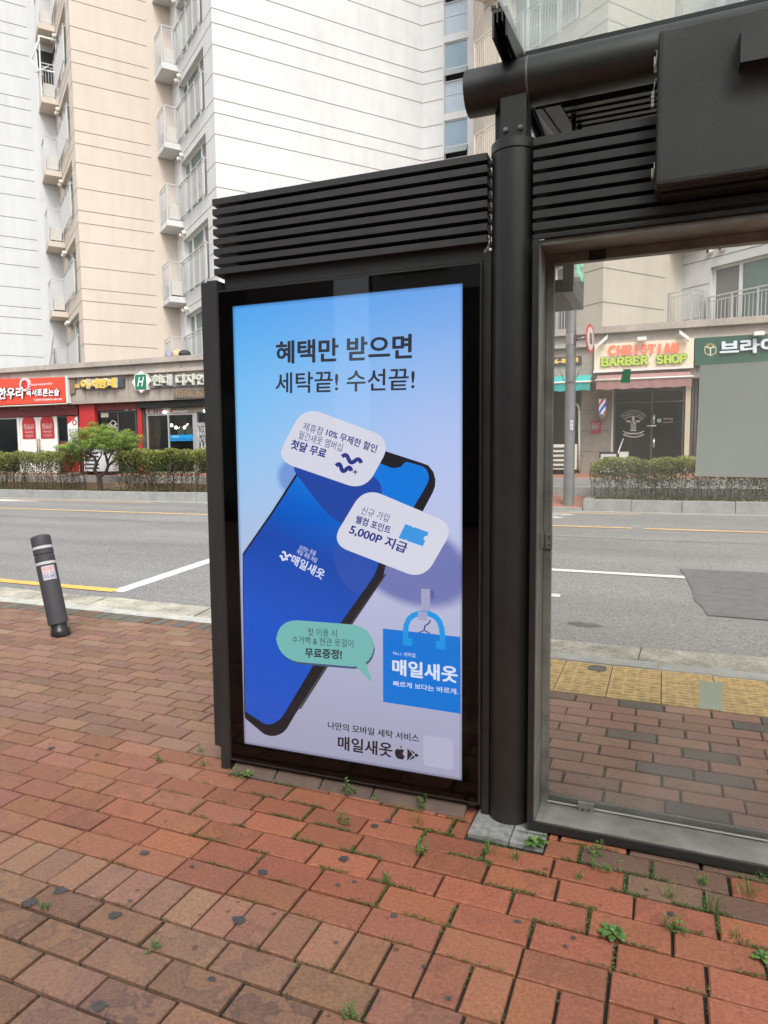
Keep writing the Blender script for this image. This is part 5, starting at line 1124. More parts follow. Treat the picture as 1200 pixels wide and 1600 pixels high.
# barber pole
u_, z_ = fp(941, 635.5, .2); bp_ = root('barber_pole', ff((u_, .2, z_-.28)), 'blue white and red striped barber pole on the stone pier', 'barber pole')
def bpm():
    m = bpy.data.materials.new('barber_stripes'); m.use_nodes = True; nt = m.node_tree; b = nt.nodes['Principled BSDF']; L = nt.links.new
    uvn = nt.nodes.new('ShaderNodeTexCoord'); s_ = nt.nodes.new('ShaderNodeSeparateXYZ'); L(uvn.outputs['Object'], s_.inputs[0])
    a = nt.nodes.new('ShaderNodeMath'); a.operation = 'MULTIPLY_ADD'; a.inputs[1].default_value = -1.5; L(s_.outputs[0], a.inputs[0]); L(s_.outputs[2], a.inputs[2])
    f_ = nt.nodes.new('ShaderNodeMath'); f_.operation = 'MULTIPLY_ADD'; f_.inputs[1].default_value = 2.4; f_.inputs[2].default_value = .1; L(a.outputs[0], f_.inputs[0]); fr_ = nt.nodes.new('ShaderNodeMath'); fr_.operation = 'FRACT'; L(f_.outputs[0], fr_.inputs[0])
    r = nt.nodes.new('ShaderNodeValToRGB'); r.color_ramp.interpolation = 'CONSTANT'; r.color_ramp.elements[0].color = (.6, .04, .06, 1); r.color_ramp.elements[1].position = .25; r.color_ramp.elements[1].color = (.75, .78, .85, 1)
    for p, c in ((.5, (.03, .12, .6, 1)), (.75, (.75, .78, .85, 1))): e = r.color_ramp.elements.new(p); e.color = c
    L(fr_.outputs[0], r.inputs[0]); L(r.outputs[0], b.inputs['Base Color']); L(r.outputs[0], b.inputs['Emission Color']); b.inputs['Emission Strength'].default_value = .25; return m
mb = MB(ff); mb.tube((u_, .2, z_-.19), (u_, .2, z_+.19), .085, n=20); mb.build('cylinder', bpm(), bp_)
mb = MB(ff); mb.lathe(u_, .2, [(.03, z_-.34), (.08, z_-.30), (.10, z_-.25), (.095, z_-.19)], 20); mb.build('bowl', M['steel'], bp_)
mb = MB(ff); mb.lathe(u_, .2, [(.10, z_+.19), (.10, z_+.22), (.05, z_+.25), (.02, z_+.28), (.03, z_+.31), (.005, z_+.33)], 20); mb.build('cap', M['steel'], bp_)
mb = MB(ff); mb.box(u_-.05, u_+.05, .055, .11, z_-.22, z_+.2); mb.build('wall_mount', M['steel'], bp_)
# red notice on pier
a, b = fp(923, 657, .06), fp(939.5, 677.5, .06)
t_ = root('wall_notice', ff(((a[0]+b[0])/2, .06, a[1])), 'red and grey notice on the stone pier below the barber pole', 'notice')
mb = MB(ff); mb.box(a[0], b[0], .054, .062, b[1], a[1]); mb.build('plate', mat('notice_red', (.30, .05, .06), .5), t_)
mb = MB(ff); mb.box(a[0]+.02, b[0]-.09, .0625, .065, b[1]+.1, b[1]+.24); mb.build('picture', mat('notice_grey', (.25, .2, .2), .5), t_)
for k in range(2): put_text('notice_text', ('출입문', '흡연금지')[k], t_, ff((a[0]+.03, .064, a[1]-.11-k*.09)), ff((b[0]-.03, .064, a[1]-.11-k*.09)), ff((a[0]+.03, .064, a[1]-.05-k*.09)), mat('notice_pink', (.5, .3, .3), .5), FN, .002)
# big air conditioner outdoor unit at the turquoise-awning shop
u0, z0 = fp(840, 732, .45); u1, z1 = fp(901, 694, .45)
t_ = root('outdoor_unit', ff(((u0+u1)/2, .3, BZ)), 'wide ivory outdoor air conditioner unit with slotted grille on the sidewalk beside the pier', 'air conditioner')
mb = MB(ff); mb.box(u0, u1, .12, .45, BZ+.14, z1, .01); mb.build('body', M['plastic_white'], t_)
mb = MB(ff)
for k in range(5): z = BZ+.18+k*(z1-BZ-.2)/5; mb.box(u0+.03, u1-.16, .452, .46, z, z+.06)
mb.build('grille_slots', mat('slot_dark', (.05, .05, .045), .7), t_)
mb = MB(ff); mb.box(u0+.1, u0+.18, .1, .47, BZ, BZ+.14); mb.box(u1-.2, u1-.12, .1, .47, BZ, BZ+.14); mb.build('feet', M['stone'], t_)
mb = MB(ff); a = fp(905, 650, .1); mb.path([(a[0]-.15, .1, z1+1.1), (a[0]-.05, .1, z1+1.05), (a[0], .1, z1+.9), (a[0]+.02, .1, BZ+.1)], .028, 8); mb.build('pipe', M['plastic_white'], t_)
# wash box by the hedge with board
u0, z0 = fp(936, 722, .9); u1, z1 = fp(982, 706, .9)
t_ = root('sandwich_board', ff(((u0+u1)/2, .9, BZ)), 'low black-framed board with white lettering standing in front of the barber door', 'board')
mb = MB(ff); mb.box(u0, (u0+u1)/2+.1, .88, .92, BZ+.02, z1, .005); mb.build('frame', M['matte_black'], t_)
mb = MB(ff); mb.box(u0+.04, (u0+u1)/2+.06, .921, .926, BZ+.08, z1-.05); mb.build('panel', mat('board_white', (.5, .5, .48), .5), t_)
mb = MB(ff); mb.box(u0+.10, (u0+u1)/2, .9265, .93, z1-.30, z1-.12); mb.build('dark_panel', M['matte_black'], t_)
put_text('board_text', 'BARBER SHOP', t_, ff((u0+.13, .931, z1-.24)), ff(((u0+u1)/2-.03, .931, z1-.24)), ff((u0+.13, .931, z1-.17)), ml, FN, .002, .01)
t_ = root('storage_box', ff((u1-.2, .8, BZ)), 'plain ivory box standing right of the small black-framed board', 'box'); mb = MB(ff); mb.box((u0+u1)/2+.13, u1, .6, .95, BZ+.0, z1-.02, .02); mb.build('body', M['plastic_white'], t_); mb = MB(ff); mb.box((u0+u1)/2+.12, u1+.01, .59, .96, z1-.018, z1, .004); mb.build('lid', M['upvc'], t_)
a, b = fp(966, 706, .5), fp(973.5, 685, .5); t_ = root('broom', ff((a[0], .6, BZ)), 'thin pale broom stick leaning at the dark barber door', 'broom')
mb = MB(ff); mb.tube((a[0]-.15, .75, BZ+.12), (b[0], .1, b[1]), .014, n=8); mb.build('stick', M['upvc'], t_); mb = MB(ff); mb.box(a[0]-.28, a[0]-.02, .72, .80, BZ, BZ+.14, .01); mb.build('head', M['dkframe'], t_)
# standing banner in front of the left shop
a, b = fp(105, 651, .9), fp(124, 724, .9); r = root('standing_banner', ff(((a[0]+b[0])/2, .9, BZ)), 'white and red standing banner between the white doors and the red pillar', 'banner')
mb = MB(ff); mb.box(a[0], b[0], .89, .905, BZ+.06, a[1]); bn = mb.build('sheet', mat('banner_white', (.68, .66, .65), .6), r)
mb = MB(ff); mb.prism([(a[0], a[1]), (b[0], a[1]), (a[0], a[1]-.26)], .9055, .910, 'y'); mb.prism([(a[0], BZ+.07), (b[0], BZ+.07), (b[0], BZ+.75), (a[0], BZ+.5)], .9055, .910, 'y'); mb.build('red_corner', M['red'], bn)
mb = MB(ff); mb.box(a[0]-.02, b[0]+.02, .80, 1.0, BZ, BZ+.06, .01); mb.build('base', M['alu'], r)
mdl = mat('letter_dark', (.06, .05, .05), .5)
u0, u1 = a[0]+.05, b[0]-.05
for s_, zz, hh in (('한우리', a[1]-.62, .22), ('독서토론논술', a[1]-.82, .11), ('초등 중등', a[1]-1.12, .10)): put_text('banner_text', s_, bn, ff((u0, .906, zz)), ff((u1, .906, zz)), ff((u0, .906, zz+hh)), mdl, FN, .003)
mb = MB(ff)
for k in range(18):
    t0, t1 = 2*math.pi*k/18, 2*math.pi*(k+1)/18; mb.add([(b[0]-.12+rr*math.cos(t), .912, a[1]-.2+rr*math.sin(t)) for rr, t in ((.06, t0), (.06, t1), (.10, t1), (.10, t0))], [(0, 1, 2, 3)])
mb.build('ring_logo', M['red'], bn)
# striped chair / stack beside the pine
u0, z0 = fp(131, 727, .7); u1, z1 = fp(174, 700, .7)
t_ = root('white_cabinet', ff(((u0+u1)/2, .7, BZ)), 'white outdoor unit with dark slots on the sidewalk behind the round-headed pine', 'air conditioner')
mb = MB(ff); mb.box(u0, u1, .4, .7, BZ+.08, z1, .02); mb.build('body', mat('unit_white', (.62, .62, .64), .5), t_)
mb = MB(ff)
for k in range(5): z = BZ+.16+k*.13; mb.box(u0+.06, u0+(u1-u0)*.55, .701, .706, z, z+.06)
mb.build('grille', M['dkframe'], t_); mb = MB(ff); mb.box(u0+.05, u0+.12, .4, .7, BZ-.02, BZ+.08); mb.box(u1-.12, u1-.05, .4, .7, BZ-.02, BZ+.08); mb.build('feet', M['dkframe'], t_)

# ================================================================ APARTMENTS
DA = np.array([.628, .778, 0]); DA /= np.linalg.norm(DA); DB = np.array([-.812, .583, 0]); DB /= np.linalg.norm(DB)
HF = 2.78; ZTOP = 12.62+HF*5+.3
def seg_frame(P, D, out):
    """local frame on a wall: s along D from P, o outward, z up"""
    P = np.array(P, float); o = np.array([D[1], -D[0], 0]); o = o if o.dot(out) > 0 else -o
    return (lambda p: tuple(P*np.array([1, 1, 0])+D*p[0]+o*p[1]+np.array([0, 0, p[2]]))), o
def grooves(mb, L, z0, s0=.0, s1=None, floors=range(-3, 6)):
    for n_ in floors:
        for dz in (0, .44, 1.22, 2.11):
            z = z0+n_*HF+dz
            if z < ZTOP-.2 and z > 4: mb.box(s0, L if s1 is None else s1, -.01, .0035, z-.014, z+.014)
def plain_wall(parent, P, D, L, out, m, z0, gs=(0, 0), name='wall'):
    fr, o = seg_frame(P, D, out); mb = MB(fr); mb.box(0, L, -.35, 0, .9, ZTOP); mb.build(name, m, parent)
    mb = MB(fr); grooves(mb, L, z0, gs[0], L-gs[1]); mb.build('wall_grooves', M['groove'], parent); return fr
def bay_wall(parent, P, D, L, out, m, z0, w0, w1, railm, nm=4, frame_m=None, rows=range(-3, 5), openwin=None, oneglass=None, nmull=(.32, .78)):
    """wall with one wide window per floor behind a railing"""
    fr, o = seg_frame(P, D, out); fm = frame_m or M['upvc']
    mb = MB(fr); mb.box(0, w0, -.35, 0, .9, ZTOP); mb.box(w1, L, -.35, 0, .9, ZTOP)
    zs = [(z0+n_*HF+.50, z0+n_*HF+2.53) for n_ in rows]; prev = .9
    for a, b in zs: mb.box(w0, w1, -.35, -.001, prev, a); prev = b
    mb.box(w0, w1, -.35, -.001, prev, ZTOP); mb.build('wall', m, parent)
    mb = MB(fr); grooves(mb, w0-.03, z0); mb_ = MB(fr)
    for n_ in range(-3, 6):
        z = z0+n_*HF; 
        if z > 4: mb.box(w0-.03, L, -.01, .0035, z-.014, z+.014)
        if z+.44 > 4 and n_ not in rows: mb.box(w0-.03, L, -.01, .0035, z+.44-.011, z+.44+.011)
    mb.build('wall_grooves', M['groove'], parent)
    for i, (a, b) in enumerate(zs):
        t = .06; mb = MB(fr); dd = -.16
        mb.box(w0, w0+t, dd-.06, dd, a, b); mb.box(w1-t, w1, dd-.06, dd, a, b); mb.box(w0+t, w1-t, dd-.06, dd, b-t, b); mb.box(w0+t, w1-t, dd-.06, dd, a, a+t)
        for q in nmull: s_ = w0+(w1-w0)*q; mb.box(s_-.045, s_+.045, dd-.055, dd+.01, a+t, b-t)
        wn = mb.build('window', fm, parent)
        mb = MB(fr); mb.add([(w0+.02, dd-.03, a+.02), (w1-.02, dd-.03, a+.02), (w1-.02, dd-.03, b-.02), (w0+.02, dd-.03, b-.02)], [(0, 1, 2, 3)]); mb.build('pane', M['winglass'], wn)
        # curtain seen behind part of the pane : grey blind strips
        mb = MB(fr); mb.add([(w0+.05, dd-.028, a+.05), (w0+(w1-w0)*nmull[0]-.06, dd-.028, a+.05), (w0+(w1-w0)*nmull[0]-.06, dd-.028, b-.07), (w0+.05, dd-.028, b-.07)], [(0, 1, 2, 3)]); mb.build('screen', M['screenm'], wn)
        mb = MB(fr); r0, r1 = a-.05, a+1.22; d0 = .10
        mb.box(w0-.05, w1+.05, d0-.02, d0+.02, r1-.035, r1); mb.box(w0-.05, w1+.05, d0-.012, d0+.012, r1-.14, r1-.115); mb.box(w0-.05, w1+.05, d0-.012, d0+.012, r0+.06, r0+.09)
        for k in range(nm+1): s_ = w0+(w1-w0)*k/nm; mb.box(s_-.022, s_+.022, d0-.022, d0+.022, r0, r1-.036)
        s_ = w0+.08
        while s_ < w1-.04: mb.box(s_-.008, s_+.008, d0-.008, d0+.008, r0+.091, r1-.141); s_ += .11
        for s_ in (w0, w1): mb.box(s_-.02, s_+.02, -.001, d0-.022, r1-.06, r1-.03)
        mb.build('railing', railm, parent)
    return fr
M['screenm'] = mat('insect_screen', (.20, .20, .20), .8)
def balcony(parent, P, sgnA, sgnB, z0, floors, m, railm, wA=.62, wB=1.05):
    """corner balcony at inner corner P, reaching sgnA*DA and sgnB*DB; returns unit anchor points"""
    A = DA*sgnA; B = DB*sgnB; P = np.array([P[0], P[1], 0.])
    fr = lambda p: tuple(P+A*p[0]+B*p[1]+np.array([0, 0, p[2]])); out = []
    for n_ in floors:
        zb = z0+n_*HF+.19; zt = zb+.21
        mb = MB(fr); mb.box(.001, wA, .001, wB, zb, zt, .0); mb.build('balcony_slab', m, parent)
        mb = MB(fr); r1 = zt+1.30; e = .03
        mb.box(.02, wA, wB-e-.015, wB-e+.015, r1-.03, r1); mb.box(wA-e-.015, wA-e+.015, .02, wB, r1-.0305, r1-.0005)
        mb.box(.02, wA-.05, wB-e-.01, wB-e+.01, r1-.15, r1-.13); mb.box(wA-e-.01, wA-e+.01, .02, wB-.05, r1-.15, r1-.13); mb.box(.02, wA-.05, wB-e-.01, wB-e+.01, zt+.06, zt+.08); mb.box(wA-e-.01, wA-e+.01, .02, wB-.05, zt+.06, zt+.08)
        for (x, y) in ((wA-e, wB-e), (.05, wB-e), (wA-e, .05)): mb.box(x-.02, x+.02, y-.02, y+.02, zt, r1-.031)
        x = .12
        while x < wA-.06: mb.box(x-.007, x+.007, wB-e-.007, wB-e+.007, zt+.081, r1-.151); x += .10
        y = .12
        while y < wB-.06: mb.box(wA-e-.007, wA-e+.007, y-.007, y+.007, zt+.081, r1-.151); y += .10
        mb.build('balcony_railing', railm, parent)
        # vent bulb on wall under slab
        mb = MB(fr); q0 = np.array([.06, wB+.25, zb-.25]); mb.tube((-.0, wB+.12, zb-.28), (.13, wB+.12, zb-.28), .085, n=16); mb.tube((-.0, wB-.12, zb-.34), (.13, wB-.12, zb-.34), .075, n=16); 
        out.append((fr, zt))
    return out
# ---- left block
P2 = np.array([-13.817, 19.4, 0]); I2 = P2+DB*4.82; C_ = P2+DA*8.0; P1 = np.array([-19.922, 19.492, 0]); I1 = P1+DB*4.6
ab = root('apartment_building', (-17, 24, .9), 'tall white and peach apartment block with saw-tooth walls on the left behind the shops', 'apartment building')
OUTA = np.array([.778, -.628, 0]); OUTB = np.array([-.6, -.8, 0])
La = float(np.linalg.norm(I2-P1))
plain_wall(ab, I1-DA*14, DA, 14., OUTA, M['wall_grey'], 12.77, (0, .9))
bay_wall(ab, P1, DB, 4.6, OUTB, M['wall_beige'], 12.77, .95, 3.75, M['rail'])
DAx = (I2-P1)/La
plain_wall(ab, P1, DAx, La, OUTA, M['wall_beige'], 12.76, (0, .85))
bay_wall(ab, P2, DB, 4.82, OUTB, M['wall_white'], 12.62, .95, 3.95, M['rail'])
plain_wall(ab, P2, DA, 8.0, OUTA, M['wall_white'], 12.62, (0, 0))
# street-parallel face with the stair windows
C0 = C_*1.; frx, _ = seg_frame(C0, np.array([1., 0, 0]), np.array([0, -1., 0])); Lx = 1.98
wa, wb = (-7.955+8.797)-.0, (-7.02+8.797)
mb = MB(frx); mb.box(0, wa, -.35, 0, .9, ZTOP); mb.box(wb, Lx, -.35, .0, .9, ZTOP)
prev = .9; zs = []
for n_ in range(-3, 6): zb = 14.18+n_*HF; zs.append((zb, zb+2.53))
for a, b in zs: mb.box(wa, wb, -.35, -.002, prev, a); prev = b
mb.box(wa, wb, -.35, -.002, prev, ZTOP); mb.build('wall', M['wall_white'], ab)
mb = MB(frx)
for n_ in range(-3, 5):
    for dz in (0, .44, 1.22, 2.11): z = 12.62+n_*HF+dz; mb.box(0, wa-.04, -.01, .0035, z-.014, z+.014)
mb.build('wall_grooves', M['groove'], ab)
for i, (a, b) in enumerate(zs):
    mb = MB(frx); t = .045; m1, m2 = a+1.12, a+1.56
    mb.box(wa, wa+t, -.10, -.04, a, b); mb.box(wb-t, wb, -.10, -.04, a, b)
    for z in (a, m1, m2, b-t): mb.box(wa+t, wb-t, -.10, -.04, z, z+t)
    wn = mb.build('stair_window', M['alu'], ab)
    mb = MB(frx); mb.add([(wa+.02, -.07, m2), (wb-.02, -.07, m2), (wb-.02, -.07, b-.02), (wa+.02, -.07, b-.02)], [(0, 1, 2, 3)]); mb.build('pane', M['winblue'], wn)
    mb = MB(frx); mb.add([(wa+.02, -.07, a+.02), (wb-.02, -.07, a+.02), (wb-.02, -.07, m1), (wa+.02, -.07, m1)], [(0, 1, 2, 3)]); mb.build('pane', mat('barred_pane', (.38, .46, .53), .2), wn)
    mb = MB(frx); mb.add([(wa+.02, -.2, m1), (wb-.02, -.2, m1), (wb-.02, -.2, m2), (wa+.02, -.2, m2)], [(0, 1, 2, 3)]); mb.build('dark_opening', M['dark_in'], wn)
    mb = MB(frx); mb.add([(wa+.02, -.05, m2), (wb-.02, -.05, m2), (wb-.04, .12, m1+.16), (wa+.04, .12, m1+.16), (wa+.02, -.02, m2), (wb-.02, -.02, m2), (wb-.04, .14, m1+.17), (wa+.04, .14, m1+.17)], [(0, 1, 2, 3), (4, 5, 6, 7), (0, 3, 7, 4), (1, 2, 6, 5), (3, 2, 6, 7)]); mb.build('vent_sash', mat('sash', (.25, .30, .30), .2), wn)
    mb = MB(frx); mb.box(wa+t, wb-t, -.055, -.045, a+.66, a+.68)
    for k in range(8): s_ = wa+.1+k*(wb-wa-.2)/7; mb.box(s_-.006, s_+.006, -.055, -.045, a+t, a+.659); mb.box(s_-.006, s_+.006, -.055, -.045, a+.681, m1)
    mb.build('window_bars', mat('bars_pale', (.6, .66, .7), .5), wn)
mb = MB(lambda p: p); mb.box(-40, -6.7, 31, 31.3, .9, ZTOP); mb.build('rear_wall', M['wall_grey'], ab)
# ---- right block
P3 = np.array([-1.6, 19.38, 0]); LB3 = 4.9; I3L = P3+DB*LB3; I3 = P3+DA*3.15
rb = root('apartment_building', (0, 23, .9), 'cream apartment block with railed windows seen through the shelter glass', 'apartment building')
bay_wall(rb, P3, DB, LB3, OUTB, M['wall_cream'], 12.60, .95, 3.7, M['rail'])
# corner strip and recess next to the stair windows
E1 = np.array([-8.797+1.985, 25.62, 0]); D1 = (I3L-E1); L1 = float(np.linalg.norm(D1)); D1 = D1/L1
plain_wall(rb, E1, D1, L1, np.array([-1., -.2, 0]), M['wall_beige'], 12.6)
plain_wall(rb, P3, DA, 3.15, OUTA, M['wall_cream'], 12.60, (0, .75))
P4 = I3-DB*5.6
bay_wall(rb, I3, -DB, 5.6, OUTB, M['wall_white'], 12.36, .86, 4.4, M['rail'], 5, nmull=(.22, .62))
plain_wall(rb, P4, DA, 9., OUTA, M['wall_cream'], 12.60)
mb = MB(); mb.box(-6.6, 16, 31, 31.3, .9, ZTOP); mb.build('rear_wall', M['wall_grey'], rb)
b1 = balcony(ab, I1, -1, -1, 12.57, range(-3, 5), M['wall_beige'], M['rail']); b2 = balcony(ab, I2, -1, -1, 12.62, range(-3, 5), M['wall_white'], M['rail'])
b3 = balcony(rb, I3, -1, -1, 12.60, range(-3, 5), M['wall_white'], M['rail'], .62, .75)
b4 = balcony(rb, I3L, -1, -1, 12.60, range(-2, 5), M['wall_beige'], M['rail_beige'], .42, 1.25)
# air conditioner units and vents on balconies
ORD = ['lowest', 'second', 'third', 'fourth', 'fifth', 'sixth', 'seventh', 'eighth']
def ac_unit(fr, zt, lab, grp):
    t_ = root('air_conditioner_unit', fr((.3, .4, zt)), lab, 'air conditioner', grp)
    mb = MB(fr); mb.box(.10, .50, .12, .86, zt+.09, zt+.62, .01); mb.build('body', M['plastic_white'], t_)
    mb = MB(fr); mb.tube((.501, .34, zt+.36), (.507, .34, zt+.36), .20, n=20); mb.build('fan_grille', M['dkframe'], t_)
    mb = MB(fr); mb.box(.14, .20, .14, .84, zt, zt+.088); mb.box(.40, .46, .14, .84, zt, zt+.088); mb.build('feet', M['dkframe'], t_)
for bl, nm, sk in ((b1, 'peach-edged', 0), (b2, 'white', 0)):
    for i, (fr, zt) in enumerate(bl[:7]):
        if i < 1 or (nm == 'white' and i > 5): continue
        ac_unit(fr, zt, 'air conditioner unit on the %s %s balcony above the shop roof' % (ORD[i], nm), 'balcony air conditioners')
def vents(bl, par):
    for fr, zt in bl:
        zb = zt-.21
        for (s_, r_) in ((1.22, .10), (.86, .085)):
            mb = MB(fr); mb.tube((.0, s_, zb-.26), (.10, s_, zb-.26), r_*.8, r_, n=16); mb.tube((.10, s_, zb-.26), (.16, s_, zb-.26), r_, r_*.55, n=16); mb.build('vent_cowl', M['plastic_white'], par)
            mb = MB(fr); mb.tube((.1605, s_, zb-.27), (.163, s_, zb-.27), r_*.5, n=12); mb.build('vent_mouth', M['matte_black'], par)
vents(b1, ab); vents(b2, ab); vents(b3, rb)
# open sash at the top left balcony
fr, zt = b1[5]
# things lying on the shop roof edge
def bundle(px, py, r_, colr, lab, sq=1.0):
    u_, z_ = fp(px, py, .0); t_ = MB(ff); n = 18
    z0 = ZC+.001; t_.lathe(u_, .15, [(r_*.6, z0), (r_*.95, z0+r_*.3), (r_, z0+r_*.7*sq), (r_*.8, z0+r_*1.2*sq), (r_*.4, z0+r_*1.5*sq), (.02, z0+r_*1.55*sq)], n)
    o = t_.build('bundle', mat('bundle_'+lab[:6], colr, .7, noise=(9, .3), bump=(12, .8, .03)), None, ff((u_, .15, z0))); tag(o, lab, 'bundle')
bundle(269.5, 551, .15, (.24, .24, .34), 'pale violet round bundle on the shop roof edge')
bundle(282, 549, .17, (.50, .38, .22), 'tan wrapped roll between the violet and the black bundle on the shop roof')
bundle(293, 549, .20, (.03, .03, .03), 'black lumpy bundle on the shop roof next to the light box', .75)
# ================================================================ STREET POLE with round sign
Ypole = 15.95; p0 = onplane(888.5, 792, (0, Ypole, 0), (0, 1, 0)); Xp = float(p0[0]); zb = .30
pl_ = root('street_pole', (Xp, Ypole, zb), 'tall grey steel pole standing in the gap between the planters', 'pole')
mpole = mat('galvanised_pole', (.20, .205, .21), .5, .4, noise=(4, .2))
mb = MB(); mb.lathe(Xp, Ypole, [(.125, zb-.05), (.118, zb+1.5), (.108, 4.5), (.10, 9.0)], 24); mb.build('shaft', mpole, pl_)
mb = MB(); z1 = onplane(893, 531, (0, Ypole, 0), (0, 1, 0))[2]; mb.lathe(Xp, Ypole, [(.108, z1-.13), (.118, z1-.12), (.118, z1+.12), (.108, z1+.13)], 24); mb.build('clamp', M['steel'], pl_)
for zc_, n_ in ((onplane(890, 664, (0, Ypole, 0), (0, 1, 0))[2], 1),):
    mb = MB(); mb.box(Xp+.02, Xp+.09, Ypole-.128, Ypole-.118, zc_-.12, zc_+.10, .002); st_k = mb.build('sticker', mat('pole_sticker', (.55, .55, .56), .5), pl_)
    mb = MB(); mb.tube((Xp+.055, Ypole-.129, zc_+.04), (Xp+.055, Ypole-.131, zc_+.04), .022, n=12); mb.tube((Xp+.055, Ypole-.129, zc_-.05), (Xp+.055, Ypole-.131, zc_-.05), .022, n=12); mb.build('sticker_mark', mat('pole_mark', (.25, .27, .3), .5), st_k)
z2 = onplane(890, 590, (0, Ypole, 0), (0, 1, 0))[2]
mb = MB(); pts = []
for k in range(13): t = -math.pi*k/12; pts.append((Xp+.15*math.cos(t), Ypole-.13, z2-.0+.10*math.sin(t)))
pts = [(Xp+.24, Ypole-.13, z2+.20)]+pts+[(Xp-.24, Ypole-.13, z2+.20)]
mb.path(pts, .012, 6); mb.build('cable_hook', mpole, pl_)
ps = onplane(921, 531, (0, Ypole, 0), (0, 1, 0)); Xs = float(ps[0])
mb = MB(); mb.path([(Xp+.11, Ypole, z1), (Xs-.03, Ypole, z1+.03)], .035, 10); mb.build('sign_arm', M['steel'], pl_)
sg = root('road_sign', (Xs, Ypole, z1), 'round red-rimmed white road sign seen nearly edge-on beside the street pole', 'road sign')
ax = Vector((math.sin(R(-98.5)), math.cos(R(-98.5)), 0)).normalized()
ax = Vector((-.99, .0, 0)); ray_ = Vector((Xs, Ypole, 0)).normalized(); ang = R(86)
nrm_ = Vector((-ray_.x*math.cos(ang)+(-ray_.y)*-math.sin(ang)*1, -ray_.y*math.cos(ang)+ray_.x*-math.sin(ang)*-1, 0)).normalized()
c_ = Vector((Xs, Ypole, z1))
mb = MB(); mb.tube(c_, c_+nrm_*.02, .32, n=36); mb.build('rim', mat('sign_red', (.55, .06, .05), .45), sg)
mb = MB(); mb.tube(c_+nrm_*.021, c_+nrm_*.024, .25, n=36); mb.build('face', mat('sign_white', (.65, .65, .63), .45), sg)
mb = MB(); tt = Vector((-nrm_.y, nrm_.x, 0)); 
for s_, zz in ((-.05, .0), (.07, .0)):
    q = c_+nrm_*.026+tt*s_; mb.tube(q+Vector((0, 0, -.12)), q+Vector((0, 0, .12)), .018, n=6)
mb.build('figures', M['matte_black'], sg)
# ================================================================ PLANTS
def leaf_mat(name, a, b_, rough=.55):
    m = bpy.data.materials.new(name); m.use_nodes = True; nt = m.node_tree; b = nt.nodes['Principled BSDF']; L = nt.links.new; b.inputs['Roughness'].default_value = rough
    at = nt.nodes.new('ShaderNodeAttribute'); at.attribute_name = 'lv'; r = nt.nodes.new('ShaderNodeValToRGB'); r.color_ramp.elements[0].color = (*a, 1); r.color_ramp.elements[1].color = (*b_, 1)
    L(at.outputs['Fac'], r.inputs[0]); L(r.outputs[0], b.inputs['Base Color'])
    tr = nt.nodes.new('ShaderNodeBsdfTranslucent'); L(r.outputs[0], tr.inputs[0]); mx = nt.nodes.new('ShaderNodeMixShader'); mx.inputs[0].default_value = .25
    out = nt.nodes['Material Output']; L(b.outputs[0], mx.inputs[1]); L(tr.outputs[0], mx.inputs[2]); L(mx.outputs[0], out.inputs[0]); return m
def leaves(name, pts, size, m, parent, asp=.5, up=.3, **kw):
    """pts: list of (x,y,z,tone)"""
    n = len(pts); rs = np.random.RandomState(len(pts)+17)
    P = np.array([p[:3] for p in pts]); base = np.array(wloc(parent)) if parent else np.zeros(3); P = P-base
    nr = rs.normal(size=(n, 3)); nr[:, 2] = np.abs(nr[:, 2])+up; nr /= np.linalg.norm(nr, axis=1)[:, None]
    t = rs.normal(size=(n, 3)); t -= nr*(t*nr).sum(1)[:, None]; t /= np.linalg.norm(t, axis=1)[:, None]; bt = np.cross(nr, t)
    sz = size*rs.uniform(.6, 1.3, size=(n, 1)); hw = sz*asp*.5
    V_ = np.stack([P-t*sz*.5, P-t*sz*.05+bt*hw+nr*sz*.06, P+t*sz*.5, P-t*sz*.05-bt*hw+nr*sz*.06], 1).reshape(-1, 3)
    me = bpy.data.meshes.new(name); me.from_pydata(V_.tolist(), [], [(4*i, 4*i+1, 4*i+2, 4*i+3) for i in range(n)]); me.materials.append(m)
    at = me.attributes.new('lv', 'FLOAT', 'FACE'); at.data.foreach_set('value', np.array([min(1, max(0, p[3]+random.uniform(-.22, .22))) for p in pts], np.float32))
    o = bpy.data.objects.new(name, me); col.objects.link(o); o.parent = parent; return tag(o, **kw)
M['bark'] = mat('bark', (.065, .045, .035), .9, noise=(20, .4), bump=(40, .8, .01))
M['twig'] = mat('hedge_twig', (.10, .065, .05), .9, noise=(20, .4))
ML_H = leaf_mat('hedge_leaf', (.06, .085, .022), (.27, .30, .075)); ML_P = leaf_mat('pine_leaf', (.06, .11, .025), (.36, .50, .10)); ML_W = leaf_mat('weed_leaf', (.04, .09, .02), (.14, .26, .055))
